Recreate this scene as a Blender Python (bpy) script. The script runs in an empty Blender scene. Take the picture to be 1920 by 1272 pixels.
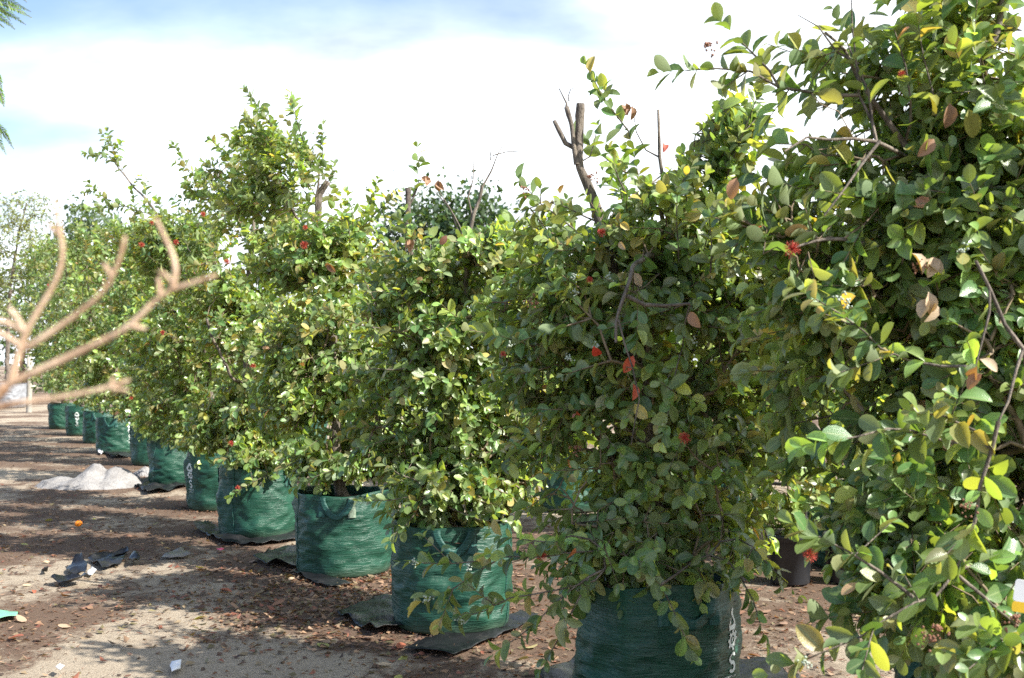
import bpy, math, random
import numpy as np
from mathutils import Vector, Matrix, Euler

# ------------------------------------------------------------------ camera
FPX, CX, CY, YH, H = 2000.0, 960.0, 636.0, 685.0, 1.5
PITCH = math.atan((YH - CY) / FPX)
sc = bpy.context.scene
col = sc.collection
cd = bpy.data.cameras.new('camera'); cam = bpy.data.objects.new('camera', cd); col.objects.link(cam)
cd.sensor_width = 36.0; cd.lens = 36.0 * FPX / 1920.0
cam.location = (0, 0, H); cam.rotation_euler = (math.pi / 2 + PITCH, 0, 0)
cd.clip_start = 0.05; cd.clip_end = 3000
cd.dof.use_dof = True; cd.dof.focus_distance = 5.6; cd.dof.aperture_fstop = 4.8
sc.camera = cam

# ------------------------------------------------------------------ sky + sun
SUN_EL, SUN_AZ = math.radians(42), math.radians(117)      # azimuth clockwise from +Y
world = bpy.data.worlds.new('World'); sc.world = world; world.use_nodes = True
wn, wl = world.node_tree.nodes, world.node_tree.links
wn.clear()
def N(nodes, t, **kw):
    n = nodes.new(t)
    for k, v in kw.items():
        if k == 'inp':
            for kk, vv in v.items(): n.inputs[kk].default_value = vv
        else: setattr(n, k, v)
    return n
wo = N(wn, 'ShaderNodeOutputWorld'); bg = N(wn, 'ShaderNodeBackground')
bg.inputs['Strength'].default_value = 0.11
sky = N(wn, 'ShaderNodeTexSky', sky_type='NISHITA', sun_disc=False, sun_elevation=SUN_EL, sun_rotation=SUN_AZ,
        air_density=1.0, dust_density=0.6, ozone_density=1.5)
tc = N(wn, 'ShaderNodeTexCoord'); sep = N(wn, 'ShaderNodeSeparateXYZ')
wl.new(tc.outputs['Generated'], sep.inputs[0])
zz = N(wn, 'ShaderNodeMath', operation='MAXIMUM', inp={1: 0.0}); wl.new(sep.outputs['Z'], zz.inputs[0])
za = N(wn, 'ShaderNodeMath', operation='ADD', inp={1: 0.28}); wl.new(zz.outputs[0], za.inputs[0])
dx = N(wn, 'ShaderNodeMath', operation='DIVIDE'); dy = N(wn, 'ShaderNodeMath', operation='DIVIDE')
wl.new(sep.outputs['X'], dx.inputs[0]); wl.new(za.outputs[0], dx.inputs[1])
wl.new(sep.outputs['Y'], dy.inputs[0]); wl.new(za.outputs[0], dy.inputs[1])
cmb = N(wn, 'ShaderNodeCombineXYZ'); wl.new(dx.outputs[0], cmb.inputs[0]); wl.new(dy.outputs[0], cmb.inputs[1])
mp = N(wn, 'ShaderNodeMapping'); mp.inputs['Location'].default_value = (3.1, 7.4, 0); mp.inputs['Scale'].default_value = (1, 1.5, 1)
wl.new(cmb.outputs[0], mp.inputs['Vector'])
nz = N(wn, 'ShaderNodeTexNoise', inp={'Scale': 1.0, 'Detail': 7.0, 'Roughness': 0.52, 'Distortion': 0.3})
wl.new(mp.outputs[0], nz.inputs['Vector'])
# the cloud bank thins out towards the west (-X) high up
nzs = N(wn, 'ShaderNodeMath', operation='MULTIPLY', inp={1: 0.5}); wl.new(nz.outputs['Fac'], nzs.inputs[0])
bank = N(wn, 'ShaderNodeMath', operation='MULTIPLY_ADD', inp={1: 0.22}); wl.new(dx.outputs[0], bank.inputs[0]); wl.new(nzs.outputs[0], bank.inputs[2])
bank2 = N(wn, 'ShaderNodeMath', operation='MULTIPLY_ADD', inp={1: -1.35}); zc_ = N(wn, 'ShaderNodeMath', operation='MINIMUM', inp={1: 0.38}); wl.new(zz.outputs[0], zc_.inputs[0]); wl.new(zc_.outputs[0], bank2.inputs[0]); wl.new(bank.outputs[0], bank2.inputs[2])
cov = N(wn, 'ShaderNodeMapRange', interpolation_type='SMOOTHSTEP', inp={1: -0.36, 2: -0.03, 3: 0.03, 4: 1.0}); wl.new(bank2.outputs[0], cov.inputs[0])
nz2 = N(wn, 'ShaderNodeTexNoise', inp={'Scale': 2.6, 'Detail': 5.0, 'Roughness': 0.5})
wl.new(mp.outputs[0], nz2.inputs['Vector'])
cr = N(wn, 'ShaderNodeMapRange', inp={1: 0.3, 2: 0.65, 3: 4.2, 4: 9.4}); wl.new(nz2.outputs['Fac'], cr.inputs[0])
ccol = N(wn, 'ShaderNodeVectorMath', operation='MULTIPLY', inp={1: (0.94, 1.0, 1.06)})
wl.new(cr.outputs[0], ccol.inputs[0])
skc = N(wn, 'ShaderNodeVectorMath', operation='MULTIPLY', inp={1: (0.82, 0.86, 0.94)}); wl.new(sky.outputs[0], skc.inputs[0])
mixs = N(wn, 'ShaderNodeMix', data_type='RGBA')
wl.new(cov.outputs[0], mixs.inputs[0]); wl.new(skc.outputs[0], mixs.inputs[6]); wl.new(ccol.outputs[0], mixs.inputs[7])
wl.new(mixs.outputs[2], bg.inputs['Color']); wl.new(bg.outputs[0], wo.inputs[0])

sd = bpy.data.lights.new('sun', 'SUN'); sun = bpy.data.objects.new('sun', sd); col.objects.link(sun)
sd.energy = 5.0; sd.angle = math.radians(0.53); sd.color = (1.0, 0.95, 0.86)
to_sun = Vector((math.sin(SUN_AZ) * math.cos(SUN_EL), math.cos(SUN_AZ) * math.cos(SUN_EL), math.sin(SUN_EL)))
sun.rotation_euler = to_sun.to_track_quat('Z', 'Y').to_euler(); sun.location = (6, -3, 12)

sc.view_settings.view_transform = 'Standard'; sc.view_settings.look = 'None'
sc.view_settings.exposure = 1.25; sc.view_settings.gamma = 1.0; sc.view_settings.use_curve_mapping = False
cy = sc.cycles
cy.use_denoising = False; cy.max_bounces = 8; cy.diffuse_bounces = 3; cy.glossy_bounces = 2
cy.transmission_bounces = 4; cy.transparent_max_bounces = 4; cy.sample_clamp_indirect = 6.0
cy.caustics_reflective = False; cy.caustics_refractive = False

# ------------------------------------------------------------------ helpers
rng = np.random.default_rng(7); random.seed(7)
cp, sp_ = math.cos(PITCH), math.sin(PITCH)
def ray(px, py):
    x, u = (px - CX) / FPX, (CY - py) / FPX
    return np.array([x, cp - sp_ * u, sp_ + cp * u])
def P(px, py, Y):
    d = ray(px, py); p = d * (Y / d[1]); p[2] += H; return p
def G(px, py, z=0.0):
    d = ray(px, py); t = (z - H) / d[2]; p = d * t; p[2] = z; return p
def project(p):
    p = np.asarray(p, float); q = p - np.array([0, 0, H])
    f = q[..., 1] * cp + q[..., 2] * sp_; u = -q[..., 1] * sp_ + q[..., 2] * cp
    f = np.maximum(f, 0.05)
    return CX + FPX * q[..., 0] / f, CY - FPX * u / f, f

def _hash(ix, iy, iz, s):
    h = (ix * 374761393 + iy * 668265263 + iz * 2147483647 + s * 974711) & 0xFFFFFFFF
    h = ((h ^ (h >> 13)) * 1274126177) & 0xFFFFFFFF
    return ((h ^ (h >> 16)) & 0xFFFF) / 65535.0
def vnoise(x, y, z=0.0, s=0):
    x, y, z = np.broadcast_arrays(np.asarray(x, float), np.asarray(y, float), np.asarray(z, float))
    ix, iy, iz = (np.floor(a).astype(np.int64) for a in (x, y, z))
    fx, fy, fz = x - ix, y - iy, z - iz
    fx, fy, fz = (a * a * (3 - 2 * a) for a in (fx, fy, fz))
    r = 0
    for a in (0, 1):
        for b in (0, 1):
            for c in (0, 1):
                w = (fx if a else 1 - fx) * (fy if b else 1 - fy) * (fz if c else 1 - fz)
                r = r + w * _hash(ix + a, iy + b, iz + c, s)
    return r
def fbm(x, y, z=0.0, s=0, o=4, g=0.5):
    r, a, t = 0, 1.0, 0
    for i in range(o):
        r = r + a * vnoise(np.asarray(x) * 2 ** i, np.asarray(y) * 2 ** i, np.asarray(z) * 2 ** i, s + i * 17); t += a; a *= g
    return r / t

def nrm(v):
    v = np.asarray(v, float); return v / np.maximum(np.linalg.norm(v, axis=-1, keepdims=True), 1e-9)

def raw_mesh(name, V, F, mat, smooth=True):
    """V (n,3); F list of index arrays (each (m,k)); one material"""
    me = bpy.data.meshes.new(name)
    V = np.asarray(V, np.float32)
    F = [np.asarray(f, np.int32) for f in F if len(f)]
    me.vertices.add(len(V)); me.vertices.foreach_set('co', V.ravel())
    loops = np.concatenate([f.ravel() for f in F]); tot = np.concatenate([np.full(len(f), f.shape[1], np.int32) for f in F])
    me.loops.add(len(loops)); me.loops.foreach_set('vertex_index', loops)
    st = np.zeros(len(tot), np.int32); st[1:] = np.cumsum(tot)[:-1]
    me.polygons.add(len(tot)); me.polygons.foreach_set('loop_start', st); me.polygons.foreach_set('loop_total', tot)
    me.polygons.foreach_set('use_smooth', np.full(len(tot), smooth, bool))
    me.materials.append(mat); me.update(calc_edges=True)
    return me
def attr(me, name, vals, kind='FLOAT_COLOR'):
    a = me.attributes.new(name, kind, 'POINT')
    vals = np.asarray(vals, np.float32)
    if kind == 'FLOAT_COLOR':
        if vals.shape[1] == 3: vals = np.concatenate([vals, np.ones((len(vals), 1), np.float32)], 1)
        a.data.foreach_set('color', vals.ravel())
    else: a.data.foreach_set('value', vals.ravel())
def link(name, data, parent=None, loc=None, rz=0.0):
    o = bpy.data.objects.new(name, data); col.objects.link(o)
    if parent is not None: o.parent = parent
    if loc is not None: o.location = tuple(loc)
    if rz: o.rotation_euler = (0, 0, rz)
    return o
def tag(o, label=None, cat=None, group=None, kind=None):
    if label: o['label'] = label
    if cat: o['category'] = cat
    if group: o['group'] = group
    if kind: o['kind'] = kind
    return o
def grid_faces(nu, nv, closed_u=False):
    """verts laid out [v][u]"""
    u = np.arange(nu if closed_u else nu - 1); v = np.arange(nv - 1)
    U, Vv = np.meshgrid(u, v); U2 = (U + 1) % nu
    return np.stack([Vv * nu + U, Vv * nu + U2, (Vv + 1) * nu + U2, (Vv + 1) * nu + U], -1).reshape(-1, 4)

class Tubes:
    def __init__(s): s.V, s.F, s.n, s.caps = [], [], 0, []
    def add(s, pts, rad, k=5, cap=False, rough=0.0):
        pts = np.asarray(pts, float); n = len(pts)
        rad = np.broadcast_to(np.asarray(rad, float), (n,))
        T = nrm(np.gradient(pts, axis=0))
        ref = np.array([0., 0, 1]) if abs(T[0, 2]) < 0.85 else np.array([1., 0, 0])
        A = nrm(np.cross(T, ref)); B = np.cross(T, A)
        an = np.arange(k) * 2 * math.pi / k
        rr_ = rad[:, None, None] * np.ones((n, k, 1))
        if rough: rr_ = rr_ * (1 + rough * (fbm(np.cos(an)[None] * 2 + pts[:, :1] * 3, np.sin(an)[None] * 2 + pts[:, 1:2] * 3, pts[:, 2:3] * 22, 5, 3) - .5)[..., None] * 2)
        R = pts[:, None] + rr_ * (A[:, None] * np.cos(an)[None, :, None] + B[:, None] * np.sin(an)[None, :, None])
        s.V.append(R.reshape(-1, 3)); f = grid_faces(k, n, True) + s.n; s.F.append(f[:, ::-1])
        if cap: s.caps.append((s.n + (n - 1) * k + np.arange(k)))
        s.n += n * k
    def mesh(s, name, mat):
        F = [np.concatenate(s.F)]
        for c in s.caps: F.append(c[None, ::-1])
        return raw_mesh(name, np.concatenate(s.V), F, mat)

# ------------------------------------------------------------------ materials
def new_mat(name):
    m = bpy.data.materials.new(name); m.use_nodes = True
    n, l = m.node_tree.nodes, m.node_tree.links
    return m, n, l, n['Principled BSDF'], n['Material Output']
def ramp(n, stops, interp='LINEAR'):
    r = n.new('ShaderNodeValToRGB'); e = r.color_ramp; e.interpolation = interp
    while len(e.elements) < len(stops): e.elements.new(0.5)
    for el, (p, c) in zip(e.elements, stops): el.position = p; el.color = (*c, 1)
    return r
def bump(n, l, b, src, strength, dist=0.01, prev=None):
    k = N(n, 'ShaderNodeBump', inp={'Strength': strength, 'Distance': dist}); l.new(src, k.inputs['Height'])
    if prev is not None: l.new(prev.outputs[0], k.inputs['Normal'])
    l.new(k.outputs[0], b.inputs['Normal']); return k

def leaf_material(name, back=(0.22, 0.26, 0.16), rough=0.3, trans=0.36, veins=True):
    m, n, l, b, out = new_mat(name)
    at = N(n, 'ShaderNodeAttribute', attribute_name='tint')
    ac = N(n, 'ShaderNodeAttribute', attribute_name='across')
    tcn = N(n, 'ShaderNodeTexCoord')
    no = N(n, 'ShaderNodeTexNoise', inp={'Scale': 38.0, 'Detail': 3.0}); l.new(tcn.outputs['Object'], no.inputs['Vector'])
    mr = N(n, 'ShaderNodeMapRange', inp={1: 0.3, 2: 0.7, 3: 0.8, 4: 1.2}); l.new(no.outputs['Fac'], mr.inputs[0])
    mu = N(n, 'ShaderNodeMix', data_type='RGBA', blend_type='MULTIPLY', inp={0: 1.0})
    l.new(at.outputs['Color'], mu.inputs[6]); l.new(mr.outputs[0], mu.inputs[7])
    front = mu.outputs[2]
    if veins:
        ab = N(n, 'ShaderNodeMath', operation='ABSOLUTE'); l.new(ac.outputs['Fac'], ab.inputs[0])
        vr = N(n, 'ShaderNodeMapRange', interpolation_type='SMOOTHSTEP', inp={1: 0.04, 2: 0.13, 3: 0.75, 4: 0.0}); l.new(ab.outputs[0], vr.inputs[0])
        vm = N(n, 'ShaderNodeMix', data_type='RGBA', inp={7: (0.26, 0.33, 0.15, 1)})
        l.new(vr.outputs[0], vm.inputs[0]); l.new(front, vm.inputs[6]); front = vm.outputs[2]
    ge = N(n, 'ShaderNodeNewGeometry')
    bk = N(n, 'ShaderNodeMix', data_type='RGBA', inp={0: 0.5, 7: (*back, 1)}); l.new(mu.outputs[2], bk.inputs[6])
    sm = N(n, 'ShaderNodeMix', data_type='RGBA'); l.new(ge.outputs['Backfacing'], sm.inputs[0]); l.new(front, sm.inputs[6]); l.new(bk.outputs[2], sm.inputs[7])
    l.new(sm.outputs[2], b.inputs['Base Color'])
    rr = N(n, 'ShaderNodeMapRange', inp={1: 0.0, 2: 1.0, 3: rough, 4: 0.75}); l.new(ge.outputs['Backfacing'], rr.inputs[0]); l.new(rr.outputs[0], b.inputs['Roughness'])
    b.inputs['Specular IOR Level'].default_value = 0.65
    tr = N(n, 'ShaderNodeBsdfTranslucent')
    tm = N(n, 'ShaderNodeMix', data_type='RGBA', blend_type='MULTIPLY', inp={0: 1.0, 7: (2.5, 2.1, .6, 1)}); l.new(at.outputs['Color'], tm.inputs[6]); l.new(tm.outputs[2], tr.inputs['Color'])
    ms = N(n, 'ShaderNodeMixShader', inp={0: trans}); l.new(b.outputs[0], ms.inputs[1]); l.new(tr.outputs[0], ms.inputs[2]); l.new(ms.outputs[0], out.inputs['Surface'])
    bump(n, l, b, no.outputs['Fac'], 0.25, 0.004)
    return m
M_LEAF = leaf_material('leaf')
M_FAR = leaf_material('far_foliage', back=(0.08, 0.11, 0.05), rough=0.5, trans=0.3, veins=False)
M_DRY = leaf_material('dry_leaf', back=(0.34, 0.24, 0.17), rough=0.7, trans=0.15, veins=False)

def bark_material(name, c1, c2, scale=14.0, bstr=0.6, rough=0.85):
    m, n, l, b, out = new_mat(name)
    t = N(n, 'ShaderNodeTexCoord'); mpn = N(n, 'ShaderNodeMapping'); mpn.inputs['Scale'].default_value = (1, 1, 0.35)
    l.new(t.outputs['Object'], mpn.inputs['Vector'])
    a = N(n, 'ShaderNodeTexNoise', inp={'Scale': scale, 'Detail': 6.0, 'Roughness': 0.65}); l.new(mpn.outputs[0], a.inputs['Vector'])
    r = ramp(n, [(0.32, c1), (0.68, c2)]); l.new(a.outputs['Fac'], r.inputs[0]); l.new(r.outputs[0], b.inputs['Base Color'])
    b.inputs['Roughness'].default_value = rough
    v = N(n, 'ShaderNodeTexNoise', inp={'Scale': scale * 5, 'Detail': 4.0}); l.new(mpn.outputs[0], v.inputs['Vector'])
    k = bump(n, l, b, a.outputs['Fac'], bstr, 0.02); bump(n, l, b, v.outputs['Fac'], bstr, 0.005, k)
    return m
M_BARK = bark_material('grey_bark', (0.045, 0.036, 0.03), (0.24, 0.2, 0.16), 26.0, 1.0)
M_TWIG = bark_material('twig_bark', (0.11, 0.08, 0.05), (0.27, 0.21, 0.14), 30.0, 0.3)
M_BARE = bark_material('bare_brown_branch', (0.22, 0.11, 0.05), (0.66, 0.5, 0.36), 34.0, 0.3, 0.55)
M_DARKBARK = bark_material('dark_bark', (0.03, 0.024, 0.02), (0.1, 0.08, 0.06))

def plain(name, c, rough=0.6, var=0.15, scale=20.0, bstr=0.0, spec=0.5):
    m, n, l, b, out = new_mat(name)
    t = N(n, 'ShaderNodeTexCoord'); a = N(n, 'ShaderNodeTexNoise', inp={'Scale': scale, 'Detail': 5.0}); l.new(t.outputs['Object'], a.inputs['Vector'])
    r = ramp(n, [(0.3, tuple(x * (1 - var) for x in c)), (0.7, tuple(min(1, x * (1 + var)) for x in c))])
    l.new(a.outputs['Fac'], r.inputs[0]); l.new(r.outputs[0], b.inputs['Base Color'])
    b.inputs['Roughness'].default_value = rough; b.inputs['Specular IOR Level'].default_value = spec
    if bstr: bump(n, l, b, a.outputs['Fac'], bstr, 0.01)
    return m
M_RED = plain('red_stamens', (0.42, 0.055, 0.035), 0.7, 0.35, 60)
M_SEED = plain('brown_seed_capsules', (0.2, 0.09, 0.05), 0.7, 0.3, 60)
M_BUD = plain('white_felted_buds', (0.36, 0.42, 0.34), 0.9, 0.15, 80)
M_POT = plain('black_pot_plastic', (0.022, 0.024, 0.028), 0.42, 0.25, 9, 0.1)
M_GREYBAG = plain('grey_bag', (0.22, 0.23, 0.25), 0.6, 0.25, 8, 0.3)
M_ORANGE = plain('orange_peel', (0.85, 0.24, 0.01), 0.45, 0.1, 90, 0.2)
M_PAPER = plain('white_paper', (0.72, 0.73, 0.76), 0.7, 0.06, 12, 0.1)
M_YELLOW = plain('yellow_print', (0.75, 0.48, 0.03), 0.6, 0.05, 12)
M_PINK = plain('pink_scrap', (0.75, 0.12, 0.22), 0.6, 0.1, 30)
M_MINT = plain('mint_plastic', (0.16, 0.42, 0.28), 0.35, 0.2, 25, 0.1)
M_PIPE = plain('black_poly_pipe', (0.015, 0.015, 0.017), 0.4, 0.2, 10)
M_POST = plain('pale_post', (0.3, 0.28, 0.24), 0.8, 0.2, 20, 0.3)
M_PRINT = plain('white_print', (0.62, 0.68, 0.66), 0.5, 0.15, 70)
M_STRAP = None

def plastic_film(name, c):
    m, n, l, b, out = new_mat(name)
    t = N(n, 'ShaderNodeTexCoord'); a = N(n, 'ShaderNodeTexNoise', inp={'Scale': 9.0, 'Detail': 6.0, 'Roughness': 0.6, 'Distortion': 0.6}); l.new(t.outputs['Object'], a.inputs['Vector'])
    d = N(n, 'ShaderNodeTexNoise', inp={'Scale': 2.7, 'Detail': 6.0, 'Roughness': 0.7}); l.new(t.outputs['Object'], d.inputs['Vector'])
    r = ramp(n, [(0.45, c), (0.62, tuple(x * 1.3 + 0.004 for x in c)), (0.8, (0.10, 0.08, 0.06))]); l.new(d.outputs['Fac'], r.inputs[0]); l.new(r.outputs[0], b.inputs['Base Color'])
    rr = N(n, 'ShaderNodeMapRange', inp={1: 0.3, 2: 0.7, 3: 0.2, 4: 0.5}); l.new(d.outputs['Fac'], rr.inputs[0]); l.new(rr.outputs[0], b.inputs['Roughness'])
    bump(n, l, b, a.outputs['Fac'], 0.7, 0.03)
    return m
M_FILM = plastic_film('black_plastic_film', (0.008, 0.0085, 0.010))
M_FILMGREY = plastic_film('grey_plastic_film', (0.17, 0.15, 0.14))

def bag_material(name, base, lit):
    m, n, l, b, out = new_mat(name)
    t = N(n, 'ShaderNodeTexCoord')
    m1 = N(n, 'ShaderNodeMapping'); m1.inputs['Scale'].default_value = (1.0, 1.0, 8); l.new(t.outputs['Object'], m1.inputs['Vector'])
    a = N(n, 'ShaderNodeTexNoise', inp={'Scale': 4.0, 'Detail': 5.0, 'Roughness': 0.55, 'Distortion': 0.8}); l.new(m1.outputs[0], a.inputs['Vector'])
    d = N(n, 'ShaderNodeTexNoise', inp={'Scale': 3.0, 'Detail': 5.0, 'Roughness': 0.7}); l.new(t.outputs['Object'], d.inputs['Vector'])
    r = ramp(n, [(0.3, base), (0.6, lit), (0.85, tuple(x * 0.8 + 0.02 for x in lit))]); l.new(d.outputs['Fac'], r.inputs[0])  # noise spreads darker, lighter and greyer green tones at random
    se = N(n, 'ShaderNodeSeparateXYZ'); l.new(t.outputs['Object'], se.inputs[0])
    dn = N(n, 'ShaderNodeMath', operation='MULTIPLY_ADD', inp={1: 0.22}); l.new(d.outputs['Fac'], dn.inputs[0]); 
    ng = N(n, 'ShaderNodeMath', operation='MULTIPLY', inp={1: -1.35}); l.new(se.outputs['Z'], ng.inputs[0]); l.new(ng.outputs[0], dn.inputs[2])
    dr = N(n, 'ShaderNodeMapRange', interpolation_type='SMOOTHSTEP', inp={1: 0.0, 2: 0.12, 3: 0.0, 4: 0.3}); l.new(dn.outputs[0], dr.inputs[0])
    dm = N(n, 'ShaderNodeMix', data_type='RGBA', inp={7: (0.11, 0.095, 0.065, 1)}); l.new(dr.outputs[0], dm.inputs[0]); l.new(r.outputs[0], dm.inputs[6])
    l.new(dm.outputs[2], b.inputs['Base Color'])
    b.inputs['Roughness'].default_value = 0.42; b.inputs['Specular IOR Level'].default_value = 0.4
    # woven tape pattern
    br = N(n, 'ShaderNodeTexWave', wave_type='BANDS', bands_direction='Z', inp={'Scale': 95.0, 'Distortion': 0.4, 'Detail': 1.0}); l.new(t.outputs['Object'], br.inputs['Vector'])
    ar_ = N(n, 'ShaderNodeMath', operation='PINGPONG', inp={1: 0.11}); l.new(a.outputs['Fac'], ar_.inputs[0])
    k = bump(n, l, b, ar_.outputs[0], 0.45, 0.06); k2 = bump(n, l, b, br.outputs['Fac'], 0.12, 0.002, k)
    return m
M_BAG = bag_material('green_woven_bag', (0.008, 0.044, 0.029), (0.014, 0.072, 0.045))
M_STRAP = bag_material('strap_webbing', (0.010, 0.06, 0.05), (0.022, 0.09, 0.075))
M_STRAPG = plain('grey_strap_webbing', (0.17, 0.22, 0.16), 0.7, 0.3, 160, 0.4)

def ground_material():
    m, n, l, b, out = new_mat('sandy_ground')
    t = N(n, 'ShaderNodeTexCoord'); at = N(n, 'ShaderNodeAttribute', attribute_name='litter')
    f1 = N(n, 'ShaderNodeTexNoise', inp={'Scale': 5.0, 'Detail': 9.0, 'Roughness': 0.74, 'Distortion': 0.9}); l.new(t.outputs['Object'], f1.inputs['Vector'])
    f2 = N(n, 'ShaderNodeTexNoise', inp={'Scale': 70.0, 'Detail': 6.0, 'Roughness': 0.75}); l.new(t.outputs['Object'], f2.inputs['Vector'])
    f3 = N(n, 'ShaderNodeTexNoise', inp={'Scale': 230.0, 'Detail': 3.0, 'Roughness': 0.7}); l.new(t.outputs['Object'], f3.inputs['Vector'])
    sand = ramp(n, [(0.3, (0.2, 0.16, 0.115)), (0.5, (0.37, 0.31, 0.235)), (0.7, (0.5, 0.43, 0.335))]); l.new(f2.outputs['Fac'], sand.inputs[0])
    lit = ramp(n, [(0.28, (0.035, 0.022, 0.016)), (0.45, (0.085, 0.052, 0.036)), (0.6, (0.15, 0.095, 0.065)), (0.78, (0.29, 0.2, 0.135))]); l.new(f3.outputs['Fac'], lit.inputs[0])
    ad = N(n, 'ShaderNodeMath', operation='MULTIPLY_ADD', inp={1: 1.5}); l.new(f1.outputs['Fac'], ad.inputs[0]); l.new(at.outputs['Fac'], ad.inputs[2])
    ad2 = N(n, 'ShaderNodeMath', operation='MULTIPLY_ADD', inp={1: 0.8}); l.new(f2.outputs['Fac'], ad2.inputs[0]); l.new(ad.outputs[0], ad2.inputs[2])
    mk = N(n, 'ShaderNodeMapRange', interpolation_type='SMOOTHSTEP', inp={1: 0.95, 2: 1.32, 3: 0.05, 4: 0.92}); l.new(ad2.outputs[0], mk.inputs[0])
    mx = N(n, 'ShaderNodeMix', data_type='RGBA'); l.new(mk.outputs[0], mx.inputs[0]); l.new(sand.outputs[0], mx.inputs[6]); l.new(lit.outputs[0], mx.inputs[7])
    sk = N(n, 'ShaderNodeMapRange', inp={1: 0.58, 2: 0.66, 3: 0.0, 4: 0.8}); l.new(f3.outputs['Fac'], sk.inputs[0])
    m2 = N(n, 'ShaderNodeMix', data_type='RGBA', inp={7: (0.12, 0.075, 0.05, 1)}); l.new(sk.outputs[0], m2.inputs[0]); l.new(mx.outputs[2], m2.inputs[6])
    l.new(m2.outputs[2], b.inputs['Base Color']); b.inputs['Roughness'].default_value = 0.95; b.inputs['Specular IOR Level'].default_value = 0.2
    k = bump(n, l, b, f1.outputs['Fac'], 0.5, 0.05); k2 = bump(n, l, b, f2.outputs['Fac'], 0.8, 0.012, k); bump(n, l, b, f3.outputs['Fac'], 0.7, 0.005, k2)
    return m
M_GROUND = ground_material()
def soil_material():
    m, n, l, b, out = new_mat('potting_soil')
    t = N(n, 'ShaderNodeTexCoord'); a = N(n, 'ShaderNodeTexNoise', inp={'Scale': 60.0, 'Detail': 6.0, 'Roughness': 0.75}); l.new(t.outputs['Object'], a.inputs['Vector'])
    r = ramp(n, [(0.3, (0.02, 0.012, 0.009)), (0.55, (0.09, 0.045, 0.03)), (0.75, (0.22, 0.12, 0.075))]); l.new(a.outputs['Fac'], r.inputs[0]); l.new(r.outputs[0], b.inputs['Base Color'])
    b.inputs['Roughness'].default_value = 0.95; bump(n, l, b, a.outputs['Fac'], 1.0, 0.03); return m
M_SOIL = soil_material()
def cloth_material():
    m, n, l, b, out = new_mat('white_netting')
    t = N(n, 'ShaderNodeTexCoord'); c = N(n, 'ShaderNodeTexVoronoi', inp={'Scale': 85.0}); l.new(t.outputs['Object'], c.inputs['Vector'])
    a = N(n, 'ShaderNodeTexNoise', inp={'Scale': 6.0, 'Detail': 7.0, 'Roughness': 0.7}); l.new(t.outputs['Object'], a.inputs['Vector'])
    r = ramp(n, [(0.3, (0.15, 0.14, 0.135)), (0.6, (0.29, 0.28, 0.275))]); l.new(a.outputs['Fac'], r.inputs[0])
    vr = N(n, 'ShaderNodeMapRange', inp={1: 0.1, 2: 0.6, 3: 0.62, 4: 1.05}); l.new(c.outputs['Distance'], vr.inputs[0])
    mu = N(n, 'ShaderNodeMix', data_type='RGBA', blend_type='MULTIPLY', inp={0: 1.0}); l.new(r.outputs[0], mu.inputs[6]); l.new(vr.outputs[0], mu.inputs[7])
    l.new(mu.outputs[2], b.inputs['Base Color']); b.inputs['Roughness'].default_value = 0.9
    k = bump(n, l, b, a.outputs['Fac'], 0.6, 0.04); bump(n, l, b, c.outputs['Distance'], 0.6, 0.006, k); return m
M_CLOTH = cloth_material()

# ------------------------------------------------------------------ row layout (x pixel of bag centre, distance, height)
BAGS = [  # centre px, Y, radius, height
    (1878, 3.60, .335, .61), (1231, 4.55, .33, .615), (848, 6.27, .335, .60), (646, 7.87, .352, .585), (486, 9.56, .335, .60),
    (414, 11.32, .33, .60), (333, 13.6, .33, .62), (292, 16.3, .33, .60), (221, 18.4, .33, .60), (192, 20.75, .33, .60), (156, 23.05, .33, .62), (121, 25.4, .33, .60)]
def bag_pos(i):
    px, Y, r, h = BAGS[i]; return np.array([(px - CX) / FPX * Y, Y, 0.0])

# ------------------------------------------------------------------ ground
def litter_mask(x, y):
    a = fbm(x * 0.55 + 3, y * 0.55, 0, 3, 4); c = fbm(x * 1.9, y * 1.1, 0, 40, 4, 0.6)
    m = (a - 0.5) * 1.3 + (c - 0.5) * 0.9
    best = np.full(np.shape(x), 9.0)
    for i in range(len(BAGS)):
        b = bag_pos(i); best = np.minimum(best, np.hypot(x - b[0], y - b[1]))
    pt = G(620, 1110); m = m + 0.28 * np.exp(-((x - pt[0]) / .75) ** 2 - ((y - pt[1]) / .8) ** 2)
    pt = G(120, 1130); m = m + 0.16 * np.exp(-((x - pt[0]) / .8) ** 2 - ((y - pt[1]) / 1.2) ** 2)
    return m + 0.35 * np.exp(-((best - 0.45) / 0.4) ** 2) + 0.02
def axis(parts):
    out = []
    for a, b_, s in parts: out.append(np.arange(a, b_, s))
    return np.concatenate(out)
gx = np.concatenate([-np.geomspace(900, 18, 26), axis([(-16, -5, .16), (-5, 4, .05), (4, 14, .25)]), np.geomspace(15, 900, 24)])
gy = np.concatenate([-np.geomspace(300, 3, 16), axis([(-2, 2.4, .4), (2.4, 11, .05), (11, 30, .12), (30, 60, .6)]), np.geomspace(62, 1800, 26)])
X, Yg = np.meshgrid(gx, gy)
near = np.clip((70 - np.hypot(X, Yg)) / 20, 0, 1)
def ground_z(x, y):
    return -0.012 + 0.022 * (fbm(x * 0.9, y * 0.9, 0, 90, 3) - 0.35) + 0.008 * (fbm(x * 6, y * 6, 0, 55, 2) - 0.5)
Z = ground_z(X, Yg) * near
me = raw_mesh('ground', np.stack([X, Yg, Z], -1).reshape(-1, 3), [grid_faces(len(gx), len(gy))], M_GROUND)
attr(me, 'litter', litter_mask(X, Yg).ravel(), 'FLOAT')
tag(link('ground', me), kind='structure')

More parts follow.
